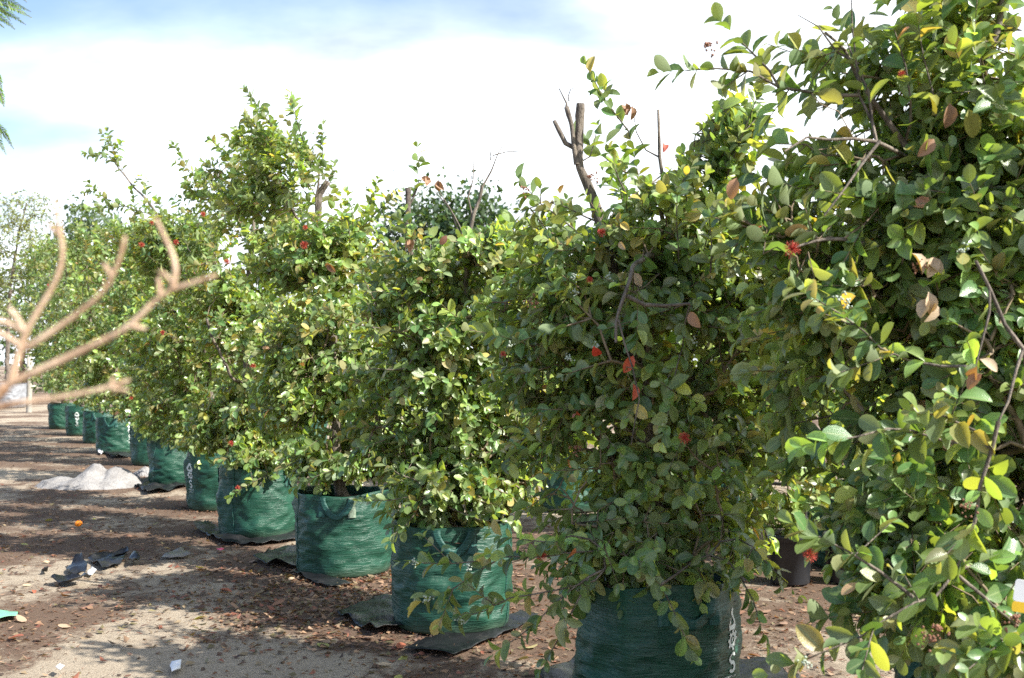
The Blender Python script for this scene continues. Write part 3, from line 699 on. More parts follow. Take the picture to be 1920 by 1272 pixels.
# which leaves show: coarse front-to-back splat of every leaf
allc = []
for i, t in TREES.items():
    t.build_leaves(6 if i <= 6 else 4, sizes=1.0 if i <= 6 else 1.25, mix=None if i < 3 or i > 8 else MIXL)
    pos, L, Nn, ln, wd, cu, tint = t.leaves
    c = pos + nrm(L) * (ln * 0.5)[:, None]
    x, y, f = project(c)
    Ln, S, Nq = leaf_frames(L, Nn); vd = nrm(c - np.array([0, 0, H])); face = np.abs((Nq * vd).sum(1))
    rr = np.sqrt(ln * wd * np.maximum(face, .1)) * 0.42 * FPX / f
    allc.append(np.stack([np.full(len(c), i), np.arange(len(c)), x / 2, y / 2, f, rr / 2], 1))
allc = np.concatenate(allc); allc = allc[np.argsort(allc[:, 4])]
occ = np.zeros((636, 960), bool); score = np.zeros(len(allc))
for k, (i, j, x, y, f, r) in enumerate(allc):
    x0, x1, y0, y1 = int(x - r), int(x + r) + 1, int(y - r), int(y + r) + 1
    if x1 <= 0 or y1 <= 0 or x0 >= 960 or y0 >= 636: continue
    s = occ[max(y0, 0):y1, max(x0, 0):x1]; score[k] = s.size - s.sum(); s[:] = True
PICK = {}
for i in range(6):
    m = allc[:, 0] == i; jj = allc[m, 1].astype(int); o = np.argsort(-score[m])[:300]; PICK[i] = jj[o]

# shared single-leaf meshes (one per quantised tint)
LEAFM = {}
def leaf_mesh_for(tint):
    key = tuple(np.round(np.log2(np.maximum(tint, 1e-3)) * 2).astype(int))
    if key not in LEAFM:
        V, F, A = T_HI; Vc = V.copy()
        me = raw_mesh('leaf', Vc, F, M_LEAF); attr(me, 'tint', np.tile(tint, (len(V), 1))); attr(me, 'across', A, 'FLOAT'); LEAFM[key] = me
    return LEAFM[key]

def flower_mesh(r=0.042, n=230, seed=1):
    rg = np.random.default_rng(seed); d = nrm(rg.normal(size=(n, 3)) + np.array([0, 0, 0.55])); V, F = [], []
    for k in range(n):
        a = nrm(np.cross(d[k], rg.normal(size=3))) * 0.0006; L = r * rg.uniform(.6, 1.1); m = d[k] * L * .55 + rg.normal(0, .002, 3); e = d[k] * L
        q = len(V); V += [a * 1.2, -a * 1.2, m - a, m + a, e - a * 2.0, e + a * 2.0]; F += [[q, q + 1, q + 2, q + 3], [q + 3, q + 2, q + 4, q + 5]]
    return raw_mesh('flower', np.array(V), [np.array(F)], M_RED)
FLW = [flower_mesh(seed=k) for k in range(3)]
def ico(r, sub=1):
    import bmesh
    bm = bmesh.new(); bmesh.ops.create_icosphere(bm, subdivisions=sub, radius=r)
    V = np.array([v.co[:] for v in bm.verts]); F = np.array([[v.index for v in f.verts] for f in bm.faces]); bm.free(); return V, F
def cluster_mesh(name, n, spread, r, mat, seed):
    rg = np.random.default_rng(seed); V0, F0 = ico(1.0, 1); V, F = [], []
    for k in range(n):
        c = rg.normal(0, spread, 3); V.append(c + V0 * r * rg.uniform(.7, 1.3)); F.append(F0 + k * len(V0))
    return raw_mesh(name, np.concatenate(V), [np.concatenate(F)], mat)
BUDS = [cluster_mesh('flower_bud', 13, .011, .0048, M_BUD, k) for k in range(3)]
SEEDS = [cluster_mesh('seed_cluster', 22, .012, .0040, M_SEED, 50 + k) for k in range(3)]

def surface_depth(t, px, py, rad=26):
    pos, L, Nn, ln, wd, cu, tint = t.leaves; c = pos + nrm(L) * (ln * .5)[:, None]
    x, y, f = project(c); d = np.hypot(x - px, y - py); m = d < rad * 3
    if not m.any(): return None
    return c[m][np.argmin(f[m] + d[m] * 0.004)]

def assemble(i, t):
    label, lod = TINFO[i]
    root = link('potted_tree', None, loc=t.base); tag(root, label, 'tree', 'trees in green bags along the row')
    tr, tw = t.build_wood(4 if i <= 2 else 3)
    link('trunk', tr.mesh('trunk', M_BARK), root)
    link('branches', tw.mesh('branches', M_TWIG), root)
    arr = [a.copy() for a in t.leaves]; arr[0] = arr[0] - t.base
    pick = PICK.get(i, np.array([], int)); keep = np.ones(len(arr[0]), bool); keep[pick] = False
    crown = link('crown', leaves_mesh('crown', [a[keep] for a in arr], T_HI if i <= 1 else (T_MID if i <= 4 else T_LOW2), M_LEAF), root)
    crown['kind'] = 'stuff'
    pos, L, Nn, ln, wd, cu, tint = [a[pick] for a in arr]
    if len(pick):
        L, S, Nn = leaf_frames(L, Nn)
        for k in range(len(pick)):
            o = link('leaf', leaf_mesh_for(tint[k]), crown)
            M = Matrix.Identity(4)
            M.col[0][:3] = S[k] * wd[k]; M.col[1][:3] = L[k] * ln[k]; M.col[2][:3] = Nn[k] * ln[k] * max(cu[k], .15); M.col[3][:3] = pos[k]
            o.matrix_local = M
    t.root = root
    return root
for i, t in TREES.items(): assemble(i, t)

def put_on(i, px, py, meshes, name, scale=1.0, rad=26):
    t = TREES[i]; c = surface_depth(t, px, py, rad)
    if c is None: return
    f = project(c)[2]; p = P(px, py, c[1] - 0.02) 
    o = link(name, random.choice(meshes), t.root, p - t.base); o.rotation_euler = (random.uniform(-.6, .9), random.uniform(-.6, .6), random.uniform(0, 6)); o.scale = (scale,) * 3
    return o
for (i, px, py, s) in [(0, 1485, 468, .85), (1, 1283, 823, .85), (0, 1520, 1042, .75), (1, 1015, 1043, .75), (1, 1128, 437, .7), (1, 1105, 526, .55), (4, 446, 915, .8), (5, 330, 455, 1.1), (5, 265, 460, 1.2),
                       (3, 570, 460, 1.1), (4, 425, 492, 1.0), (5, 305, 624, .9), (4, 475, 687, .9), (7, 246, 747, 1.1), (5, 362, 515, .8), (3, 572, 427, .7), (1, 943, 665, .5), (4, 433, 832, .9), (2, 1040, 548, .5), (6, 320, 672, .9), (4, 380, 402, .9), (0, 1690, 140, .5), (9, 90, 535, 1.0), (5, 285, 418, .9)]:
    put_on(i, px, py, FLW, 'flower', s * .7)
for (i, px, py) in [(1, 955, 648), (1, 1118, 652), (1, 1065, 672), (1, 778, 1054), (1, 880, 1064), (1, 800, 1125), (1, 862, 1165), (0, 1805, 470), (0, 1575, 560), (0, 1590, 570), (1, 1075, 520), (1, 1080, 548), (1, 1300, 640), (1, 1450, 755), (1, 1140, 520), (0, 1660, 345), (0, 1510, 1245), (1, 1445, 1010), (2, 800, 770), (2, 760, 650)]:
    put_on(i, px, py, BUDS, 'flower_bud', .8)
for (i, px, py) in [(1, 1000, 565), (1, 1080, 840), (0, 1330, 85), (1, 1110, 330), (0, 1760, 1180), (0, 1900, 1160), (0, 1810, 950), (2, 990, 560), (1, 985, 355), (0, 1740, 1195), (0, 1720, 500)]:
    o = put_on(i, px, py, SEEDS, 'seed_cluster', 1.0)
    if o: o['kind'] = 'stuff'
# single coloured leaves that stand out
def odd_leaf(i, px, py, c, ln=0.1, n=1):
    ln *= .68
    t = TREES[i]; q = surface_depth(t, px, py)
    Yq = q[1] - 0.03 if q is not None else BAGS[i][1]
    for k in range(n):
        p = P(px, py, Yq) + np.array([random.gauss(0, .02), 0, random.gauss(0, .015)]) * (n > 1)
        L = nrm(np.array([random.gauss(0, .8), random.gauss(-.2, .6), -.9])); S = nrm(np.cross(L, np.array([random.gauss(0, .7), -1, .4]))); Nn = np.cross(S, L)
        V, F, A = T_HI; tv = np.array(c) * random.uniform(.8, 1.2)
        me = raw_mesh('leaf', V, F, M_DRY); attr(me, 'tint', np.tile(tv, (len(V), 1))); attr(me, 'across', A, 'FLOAT')
        o = link('dried_leaf' if c[0] > c[1] * 1.3 else 'leaf', me, t.root); M = Matrix.Identity(4)
        p = p - t.base - L * ln * .5
        M.col[0][:3] = S * ln * .6; M.col[1][:3] = L * ln; M.col[2][:3] = Nn * ln * random.uniform(1.5, 3.5); M.col[3][:3] = p; o.matrix_local = M
RED, DRY, YEL, BEI = (0.42, .085, .045), (.3, .17, .10), (.24, .25, .05), (.42, .32, .21)
for a in [(1, 1180, 682, RED, .1), (1, 1118, 660, (.55, .05, .03), .09), (1, 1190, 733, RED, .09), (1, 1080, 778, RED, .08), (0, 1740, 492, BEI, .1, 3), (0, 1752, 577, BEI, .1, 3), (0, 1825, 690, DRY, .08, 2), (0, 1855, 683, BEI, .08), (1, 1300, 598, DRY, .11),
          (0, 1752, 195, YEL, .12), (0, 1822, 230, YEL, .13), (0, 1578, 280, YEL, .11, 2), (0, 1780, 215, DRY, .11), (0, 1740, 275, DRY, .1), (0, 1490, 75, YEL, .1), (0, 1375, 352, DRY, .1), (1, 1178, 212, DRY, .08, 3), (1, 1247, 275, RED, .06), (1, 1165, 460, BEI, .06),
          (2, 768, 460, DRY, .1, 2), (2, 832, 450, (.2, .09, .06), .09), (2, 803, 338, DRY, .09, 2), (2, 822, 348, DRY, .09, 2), (3, 566, 683, DRY, .1), (4, 378, 755, YEL, .1), (4, 386, 785, YEL, .1), (5, 302, 632, YEL, .14, 2), (4, 383, 780, YEL, .12, 2), (3, 612, 500, DRY, .1, 3), (0, 1862, 838, YEL, .08), (2, 1050, 395, DRY, .06)]:
    odd_leaf(*a)

# ------------------------------------------------------------------ bags
NA, NR = 96, 46
def bag_profile(seed, r, h):
    rg = np.random.default_rng(seed); th = np.arange(NA) * 2 * math.pi / NA; v = np.linspace(0, 1, NR)
    TH, VV = np.meshgrid(th, v)
    bulge = 1 + 0.035 * np.sin(VV * math.pi) - 0.055 * np.exp(-VV / 0.05) + 0.012 * VV
    out = 1 + 0.02 * np.sin(2 * TH + rg.uniform(0, 6)) + 0.012 * np.sin(3 * TH + rg.uniform(0, 6))
    cx, sx = np.cos(TH) * 1.1, np.sin(TH) * 1.1
    wx = fbm(cx * 1.8, sx * 1.8, VV * 2, seed + 31, 3) * 2.2 + .5 * np.sin(TH + rg.uniform(0, 6)) * rg.uniform(.3, 1)
    wr = fbm(cx * 1.1, sx * 1.1, VV * 5 + wx, seed, 3) - 0.5
    ridged = 1 - np.abs(2 * fbm(cx * 2.4, sx * 2.4, VV * 9 + wx * 1.7, seed + 9, 3) - 1)
    ridged = ridged * (.25 + 1.5 * fbm(cx * 2, sx * 2, VV * 2.5, seed + 44, 2) ** 1.5)
    env = np.clip(VV * 6, 0, 1) * np.clip((1.03 - VV) * 5, 0.12, 1)
    R = r * bulge * out + env * (0.034 * wr + 0.044 * (ridged - 0.6)) 
    zz_ = h * VV + 0.012 * VV * np.sin(TH * 2 + rg.uniform(0, 6)) + 0.006 * VV * np.sin(TH * 5 + rg.uniform(0, 6))
    return th, v, R, zz_
def bag_meshes(seed, r, h):
    th, v, R, Zb = bag_profile(seed, r, h)
    V = np.stack([R * np.cos(th), R * np.sin(th), Zb], -1)
    Vi = V[::-1][:14].copy(); Vi[..., :2] *= 0.985; Vi[..., 2] -= 0.002           # inner lining down to the soil
    top = V[-1:].copy(); top[..., :2] *= 0.993; top[..., 2] += 0.004
    VV = np.concatenate([V, top, Vi]); n = VV.shape[0]
    F = grid_faces(NA, n, True)
    bot = np.arange(NA)[None, ::-1]
    body = raw_mesh('body', VV.reshape(-1, 3), [F, bot], M_BAG)
    k = 20; sv = [(0, 0, 0.02)]; sf = []
    for a in range(1, 7):
        for j in range(48):
            q = 2 * math.pi * j / 48; rr = r * 1.0 * a / 6
            sv.append((rr * math.cos(q), rr * math.sin(q), 0.02 * (1 - a / 6) + 0.02 * (vnoise(math.cos(q) * rr * 30, math.sin(q) * rr * 30, 0, seed) - .5)))
    sv = np.array(sv, float); sv[:, 2] += h - 0.085
    tri = np.array([[0, 1 + j, 1 + (j + 1) % 48] for j in range(48)])
    quad = np.array([[1 + (a - 1) * 48 + j, 1 + a * 48 + j, 1 + a * 48 + (j + 1) % 48, 1 + (a - 1) * 48 + (j + 1) % 48] for a in range(1, 6) for j in range(48)])
    soil = raw_mesh('soil', sv, [quad, tri], M_SOIL)
    return body, soil, (th, v, R, Zb)
def surf(prof, a, zrel, off):
    """point on the bag wall at angle a, height fraction zrel, pushed out by off"""
    th, v, R, Zb = prof
    a = np.asarray(a, float) % (2 * math.pi); zrel = np.clip(np.asarray(zrel, float), 0, 1)
    fi = zrel * (NR - 1); i0 = np.clip(np.floor(fi).astype(int), 0, NR - 2); ft = fi - i0
    fj = a / (2 * math.pi) * NA; j0 = np.floor(fj).astype(int) % NA; fu = fj - np.floor(fj); j1 = (j0 + 1) % NA
    def bl(A): return (A[i0, j0] * (1 - fu) + A[i0, j1] * fu) * (1 - ft) + (A[i0 + 1, j0] * (1 - fu) + A[i0 + 1, j1] * fu) * ft
    rr = bl(R) + off
    return np.stack([rr * np.cos(a), rr * np.sin(a), bl(Zb)], -1)
def ribbon(prof, r, h, a0, pts2d, width, off):
    """flat strap following 2-D points (arc metres, metres below the rim) on the wall"""
    p = np.array(pts2d, float); n = len(p); T = nrm(np.gradient(p, axis=0)); Nm = np.stack([-T[:, 1], T[:, 0]], 1)
    rows = []
    for s_ in (-.5, -.17, .17, .5):
        q = p + Nm * width * s_; rows.append(surf(prof, a0 + q[:, 0] / r, 1 - q[:, 1] / h, off))
    top = np.stack(rows, 0); low = top.copy(); low[..., :2] *= (1 - 0.004 / r)
    V = np.concatenate([top.reshape(-1, 3), low.reshape(-1, 3)]); f = grid_faces(n, 4); m = 4 * n
    F = [f, f[:, ::-1] + m]
    e0 = np.arange(n - 1); F.append(np.stack([e0, e0 + 1, e0 + 1 + m, e0 + m], 1)[:, ::-1]); e1 = e0 + 3 * n; F.append(np.stack([e1, e1 + 1, e1 + 1 + m, e1 + m], 1))
    return V, [np.concatenate(F)]
def add_handle(root, prof, r, h, a0, grey=True):
    t = np.linspace(0, 1, 26); u = (t - .5) * 0.2
    drop = 0.015 + 0.125 * np.sin(t * math.pi) ** 0.7
    V, F = ribbon(prof, r, h, a0, np.stack([u, drop], 1), 0.042, 0.016)
    me = raw_mesh('handle', V, F, M_STRAP); hd = link('handle', me, root)
    for s_ in (-.5, .5):
        zz2 = np.linspace(0.005, 0.145, 8); V, F = ribbon(prof, r, h, a0 + s_ * 0.2 / r, np.stack([zz2 * 0, zz2], 1), 0.05, 0.009)
        link('sewn_patch', raw_mesh('sewn_patch', V, F, M_STRAPG if (grey and s_ > 0) else M_STRAP), hd)
def add_seam(root, prof, r, h, a0):
    tb = Tubes(); z = np.linspace(0.01, .99, 40); tb.add(surf(prof, a0 + 0.01 * np.sin(z * 9), z, 0.002), 0.004, 5)
    link('seam', tb.mesh('seam', M_STRAP), root)
def poly_patch(prof, r, h, a0, z0, polys, s=1.0):
    """2-D quads/tris (metres, x right as seen from outside) -> one thin mesh lying on the wall"""
    V, F3, F4 = [], [], []
    for p in polys:
        p = np.array(p, float) * s; q = surf(prof, a0 + p[:, 0] / r, z0 + p[:, 1] / h, 0.0035); k = len(V); V += list(q)
        (F4 if len(p) == 4 else F3).append([k + j for j in range(len(p))])
    return raw_mesh('print', np.array(V), [np.array(f) for f in (F4, F3) if f], M_PRINT)
def sub(p0, p1, w, n=3):
    p0, p1 = np.array(p0, float), np.array(p1, float); d = nrm(p1 - p0); m = np.array([-d[1], d[0]]) * w / 2; out = []
    for k in range(n):
        a, b_ = p0 + (p1 - p0) * k / n, p0 + (p1 - p0) * (k + 1) / n; out.append([a - m, b_ - m, b_ + m, a + m])
    return out
def ring(c, r0, r1, a0=0, a1=2 * math.pi, n=14):
    out = []
    for k in range(n):
        p, q = a0 + (a1 - a0) * k / n, a0 + (a1 - a0) * (k + 1) / n
        f = lambda a, r_: (c[0] + r_ * math.cos(a), c[1] + r_ * math.sin(a)); out.append([f(p, r0), f(p, r1), f(q, r1), f(q, r0)])
    return out
def print_polys():
    P_ = []
    # recycling triangle of three bent arrows
    tri = [(-.032, .085), (.032, .085), (0, .145)]
    for k in range(3):
        a, b_ = np.array(tri[k]), np.array(tri[(k + 1) % 3]); P_ += sub(a + (b_ - a) * .1, a + (b_ - a) * .68, .014, 3)
        d = nrm(b_ - a); m = np.array([-d[1], d[0]]); e = a + (b_ - a) * .68; P_.append([e - m * .014, e + d * .02, e + m * .014])
    P_ += ring((0, .047), .013, .023); 
    for k in range(8):
        a = k * math.pi / 4; P_ += sub((.022 * math.cos(a), .047 + .022 * math.sin(a)), (.03 * math.cos(a), .047 + .03 * math.sin(a)), .009, 1)
    P_ += sub((-.004, .04), (.004, .054), .005, 1)
    P_ += ring((0, -.006), .008, .017, .3, 4.6, 10) + ring((0, -.034), .008, .018, -2.6, 2.2, 10) + sub((-.008, -.02), (.010, -.02), .008, 1)
    x = -.036
    rg = random.Random(3)
    for row, z in ((0, -.064), (1, -.080)):
        x = -.034 + row * .012
        while x < .034 - row * .012:
            w = rg.uniform(.004, .007); P_ += sub((x, z - .004), (x, z + .004), .002, 1) + sub((x, z + rg.choice([-.003, 0, .003])), (x + w * .6, z + rg.choice([-.003, 0, .003])), .002, 1); x += w + .002
    # mirrored in x: angle grows anticlockwise seen from above, which is to the right seen from outside
    return P_
PRN = print_polys()

BINFO = {0: 'green woven bag of bark soil under the large tree with long bare grey branches', 1: 'green woven bag with white recycling print on one side under the forked lopped trunk tree',
         2: 'green woven bag behind hanging leafy sprays with a black sheet folded beneath', 3: 'green woven bag with a looped strap handle and grey sewn patch in front',
         4: 'wide green woven bag with a pale vertical seam and red flower spray in front', 5: 'green woven bag with white print, beside the wide bag with a pale seam',
         6: 'green woven bag with leaf shadows right beside the white netting heap', 7: 'narrow dark green bag between the netting heap bag and the brightly lit printed bag',
         8: 'brightly lit green bag with white recycling print and a small scrap at its foot', 9: 'green woven bag third from the far end of the row',
         10: 'green woven bag with faint white print second from the far end of the row', 11: 'green woven bag at the far end of the row of bags'}
def ang(i, deg):
    """angle on bag i that faces the camera, turned deg towards picture right"""
    p = bag_pos(i); return math.atan2(-p[1], -p[0]) + math.radians(deg)
for i, (px, Y, r, h) in enumerate(BAGS):
    body, soil, prof = bag_meshes(200 + i, r, h)
    root = link('grow_bag', None, loc=bag_pos(i)); tag(root, BINFO[i], 'bag', 'green bags along the row')
    link('body', body, root); link('soil', soil, root)
    hands = {0: (-60, 100), 1: (-84, 22), 2: (2, 178), 3: (-8, 172), 4: (60, 240), 5: (40, 220), 6: (80, 260), 8: (-20, 160), 9: (-10, 170)}.get(i, (70, 250))
    for d in hands: add_handle(root, prof, r, h, ang(i, d), i == 3)
    seams = {4: -40, 3: -66, 1: 110, 2: 62, 6: -48}.get(i, 120); add_seam(root, prof, r, h, ang(i, seams))
    pr = {1: (64, .52), 5: (-58, .50), 8: (38, .52), 10: (-18, .5)}.get(i)
    if pr: link('print', poly_patch(prof, r, h, ang(i, pr[0]), pr[1], PRN, 1.35 if i != 8 else 1.6), root)

# ------------------------------------------------------------------ second row and further plants behind
def generic(seed, hgt, wid, ll, tips):
    b = np.array([0., 0, 0.5]); t = Tree(b, seed, ll); rg = np.random.default_rng(seed)
    t.trunk([b, (0.03, 0, .9), (rg.uniform(-.1, .1), rg.uniform(-.1, .1), hgt * .7), (rg.uniform(-.15, .15), 0, hgt)], .04, .012)
    lobes = []
    for k in range(6):
        a = k * 1.3 + rg.uniform(0, .6); z = 0.95 + (hgt - 1.2) * k / 5
        lobes.append((np.array([math.cos(a) * wid * .35, math.sin(a) * wid * .35, z]), (wid * .65, wid * .65, .42), 1.0))
    t.fill(lobes, tips); t.build_leaves(4, sizes=1.2, mix=dict(mid=.25, grey=.15, young=.25, yel=.03, lime=.3)); return t  # paler, yellower leaf mix paints a sunlit look into the rows behind
GEN = []
for k in range(3):
    t = generic(300 + k, 2.35 + .1 * k, .72, .09, 460)
    tr, tw = t.build_wood(4); arr = [a.copy() for a in t.leaves]; arr[0] -= t.base
    GEN.append((tr.mesh('trunk', M_BARK), tw.mesh('branches', M_TWIG), leaves_mesh('crown', arr, T_LOW2, M_LEAF)))
gb_body, gb_soil, gprof = bag_meshes(260, .33, .6)
def put_generic(k, x, y, rz, s, label, group, bag=True, blabel=None):
    root = link('potted_tree', None, loc=(x, y, 0.5), rz=rz); root.scale = (s, s, s); tag(root, label, 'tree', group)
    for nm, me in zip(('trunk', 'branches', 'crown'), GEN[k % 3]):
        o = link(nm, me, root)
        if nm == 'crown': o['kind'] = 'stuff'
    if bag:
        r2 = link('grow_bag', None, loc=(x, y, 0), rz=rz * 1.7); tag(r2, blabel, 'bag', 'bags in the rows behind')
        link('body', gb_body, r2); link('soil', gb_soil, r2)
off = np.array([2.95, 1.75, 0])
for i in range(2, 12):
    p = bag_pos(i) + off + np.array([rng.normal(0, .1), rng.normal(0, .15), 0])
    put_generic(i, p[0], p[1], rng.uniform(0, 6), rng.uniform(.86, .98) * (1.12 if i > 6 else 1), 'sunlit bushy tree standing in the row behind the front row of bags', 'trees in the second row', True, 'green bag in the shaded row behind the front bags')
for i, (x, y) in enumerate([(4.3, 8.2), (3.9, 10.6), (2.9, 13.2), (5.6, 11.2), (1.6, 16.0), (6.4, 8.0), (7.0, 14.0), (4.6, 16.5), (0.2, 19.5), (-1.6, 22.5)]):
    put_generic(i + 1, x, y, rng.uniform(0, 6), rng.uniform(.8, 1.0), 'sunlit bushy tree standing beyond the second row of bags', 'trees beyond the second row', False)

# ------------------------------------------------------------------ far trees
def far_tree(name, label, base, crown, seed, leaf, n, cols, trunk_r=.12, sparse=False, cat='tree', group=None, bark=None, trunk_pts=None):
    rg = np.random.default_rng(seed); base = np.array(base, float)
    root = link(name, None, loc=base); tag(root, label, cat, group)
    t = Tree(base, seed, leaf)
    top = max(c[0][2] for c in crown); ctr = np.mean([c[0] for c in crown], axis=0)
    t.trunk(trunk_pts if trunk_pts is not None else [base, (base[0] + .1, base[1], ctr[2] * .5), (ctr[0], ctr[1], ctr[2]), (ctr[0] + .2, ctr[1], top)], trunk_r, trunk_r * .25)
    t.fill([(np.array(c[0], float), c[1], c[2] if len(c) > 2 else 1.0) for c in crown], n, hang=0.1, shell=.6)
    # foliage: clumps of leaf faces on every twig
    tb = np.array([w[0] for w in t.twigs]); te = np.array([w[1] for w in t.twigs]); per = 9
    m = len(tb) * per; f = rg.random((m, 1)); q = np.repeat(tb, per, 0) * (1 - f) + np.repeat(te, per, 0) * f
    cs = 1.6 * leaf; pos = q + rg.normal(0, cs * (.5 if sparse else 1.0), (m, 3)); L = nrm(rg.normal(size=(m, 3)) + np.array([0, 0, -.2])); Nn = nrm(rg.normal(size=(m, 3)) + np.array([0, 0, .8]))
    ci = np.array(cols)[np.repeat(rg.integers(0, len(cols), len(tb)), per)] * rg.uniform(.7, 1.3, (m, 1))
    ln = leaf * rg.uniform(.7, 1.3, m)
    tr, tw = t.build_wood(4, .006 if not sparse else .005)
    link('trunk', tr.mesh('trunk', bark or M_DARKBARK), root); link('branches', tw.mesh('branches', bark or M_DARKBARK), root)
    c = link('crown', leaves_mesh('crown', [pos - base, L, Nn, ln, ln * (.5 if not sparse else .35), rg.uniform(.3, 1.5, m), ci], T_LOW, M_FAR), root); c['kind'] = 'stuff'
    return root
def pl(L, Y, depth=1.0): return [(P(a[0], a[1], Y), (a[2] * Y / FPX, max(a[2], a[3]) * Y / FPX * depth, a[3] * Y / FPX)) for a in L]
Yt = 42.0
far_tree('background_tree', 'broad dark green tree rising behind the bare stems of the row', (P(800, 600, Yt)[0], Yt, 0), pl([(740, 430, 48, 42), (800, 410, 50, 45), (860, 400, 50, 40), (905, 420, 36, 44), (830, 450, 70, 40), (770, 470, 70, 50), (880, 480, 60, 50)], Yt), 401, .3, 460, [(0.035, 0.08, 0.04), (0.05, 0.10, 0.045), (0.07, 0.13, 0.05)], .2)
far_tree('background_shrub', 'yellow flowering bush low between the dark tree and the row', (P(715, 640, 30)[0], 30, 0), pl([(715, 500, 34, 30), (715, 560, 45, 50)], 30), 402, .17, 160, [(0.3, 0.26, 0.03), (0.2, 0.2, 0.04)], .06)
Yl = 38.0
far_tree('sapling', 'slender pale trunked young tree with thin airy leaves in a grey bag', (P(14, 700, Yl)[0], Yl, .3), pl([(35, 470, 42, 60), (60, 400, 36, 42), (20, 410, 30, 40), (25, 560, 36, 50), (75, 480, 24, 40)], Yl), 403, .15, 330, [(0.18, 0.24, 0.09), (0.26, 0.29, 0.10), (0.2, 0.24, 0.1)], .09, True, bark=M_BARK,
         trunk_pts=[(P(14, 700, Yl)[0], Yl, .3), P(14, 660, Yl), P(16, 580, Yl), P(22, 520, Yl), P(35, 440, Yl), P(50, 380, Yl)])
far_tree('background_tree', 'hazy blue green tree peeping over the far end of the row', (P(160, 640, 60)[0], 60, 0), pl([(150, 420, 30, 28), (175, 440, 36, 40), (130, 500, 40, 50)], 60), 404, .34, 180, [(0.09, 0.15, 0.08), (0.07, 0.12, 0.06)], .2)
for k, (px, top, Yk) in enumerate([(-60, 470, 55), (40, 520, 62), (270, 500, 58), (420, 520, 60), (560, 510, 55), (660, 500, 58), (990, 470, 60), (1110, 480, 52), (1260, 470, 58), (1420, 440, 50), (1560, 420, 44), (1700, 410, 50), (1840, 440, 54), (2000, 420, 50)]):
    far_tree('background_tree', 'distant leafy tree standing in a line beyond all the potted rows', (P(px, 600, Yk)[0], Yk, 0), pl([(px - 35, top + 70, 60, 55), (px + 40, top + 75, 60, 55), (px, top + 40, 50, 42), (px, top + 150, 95, 70)], Yk), 410 + k, .32, 190, [(0.05, 0.09, 0.035), (0.07, 0.12, 0.04), (0.1, 0.14, 0.05)], .2, group='distant trees beyond the rows')
# grey bag under the sapling, posts beside it
gp = link('grow_bag', None, loc=(P(18, 700, Yl)[0], Yl, 0)); tag(gp, 'large grey bag holding the slender young tree', 'bag')
bb, ss, pf = bag_meshes(280, .55, .85); bb.materials[0] = M_GREYBAG; link('body', bb, gp); link('soil', ss, gp)
for (px, Yq, hh) in [(55, 34.0, 1.9)]:
    tb = Tubes(); tb.add([(0, 0, -.1), (0.01, 0, hh * .5), (0, 0, hh)], .09, 8, True); p = P(px, 700, Yq); tag(link('wooden_post', tb.mesh('wooden_post', M_POST), loc=(p[0], Yq, 0)), 'pale round post standing near the grey bagged young tree', 'post')

# ------------------------------------------------------------------ bare shrub close to the camera (left)
Yb = 0.92; root = link('bare_shrub', None, loc=(-.68, Yb, 0)); tag(root, 'leafless brown shrub with blunt pruned twigs reaching in front of the row', 'shrub')
rb = np.array([-.68, Yb, 0])
def bare(L, r0, r1, name='branch', dY=0.0):
    q = np.array([P(a[0], a[1], Yb + dY + (a[2] if len(a) > 2 else 0)) for a in L]); d = np.r_[0, np.cumsum(np.linalg.norm(np.diff(q, axis=0), axis=1))]
    tt = np.linspace(0, d[-1], max(6, int(d[-1] / .008))); p = np.stack([np.interp(tt, d, q[:, k]) for k in range(3)], 1)
    for _ in range(3): p[1:-1] = (p[:-2] + 2 * p[1:-1] + p[2:]) / 4
    r = np.linspace(r0, r1, len(p)) * (1 + .10 * (fbm(tt * 60, 0, 0, int(L[0][0] + 900)) - .5) * 2); r[-1] *= .6; r = r * .6
    tb = Tubes(); tb.add(p - rb, r, 9, True); link(name, tb.mesh(name, M_BARE), root)
bare([(-450, 4000), (-430, 2600), (-380, 1700), (-250, 1050), (-120, 850), (-40, 772), (20, 717)], .013, .0080, 'stem')
bare([(-130, 860), (-60, 785), (0, 761), (95, 749), (189, 732), (243, 713)], .0062, .0030)
bare([(205, 728), (240, 733)], .0034, .0026); bare([(205, 728), (213, 706)], .0034, .0020)
bare([(15, 722), (60, 700), (112, 678), (189, 641), (247, 612), (267, 587), (301, 553), (330, 538), (365, 531), (406, 516)], .0062, .0030)
bare([(245, 612), (274, 617)], .0040, .0032); bare([(300, 555), (297, 520)], .0040, .0034)
bare([(322, 542), (335, 520), (333, 495), (318, 465), (291, 408)], .0046, .0028); bare([(326, 534), (312, 518), (298, 508)], .004, .0032)
bare([(18, 720), (24, 695), (32, 672), (40, 652)], .0060, .0054)
bare([(38, 655), (47, 620), (78, 573), (105, 529), (115, 499), (123, 472), (112, 441), (108, 404), (103, 372)], .0050, .0026)
bare([(113, 443), (100, 432), (90, 418)], .0036, .0026)
bare([(36, 660), (54, 651), (135, 597), (199, 546), (211, 516), (225, 492), (235, 442)], .0052, .0028); bare([(209, 520), (194, 494)], .0040, .0030)
bare([(46, 622), (34, 600), (18, 578)], .0046, .0038); bare([(44, 622), (25, 608), (-5, 598), (-30, 600)], .0044, .0034); bare([(38, 650), (18, 632), (-5, 622), (-30, 612)], .0044, .0034)

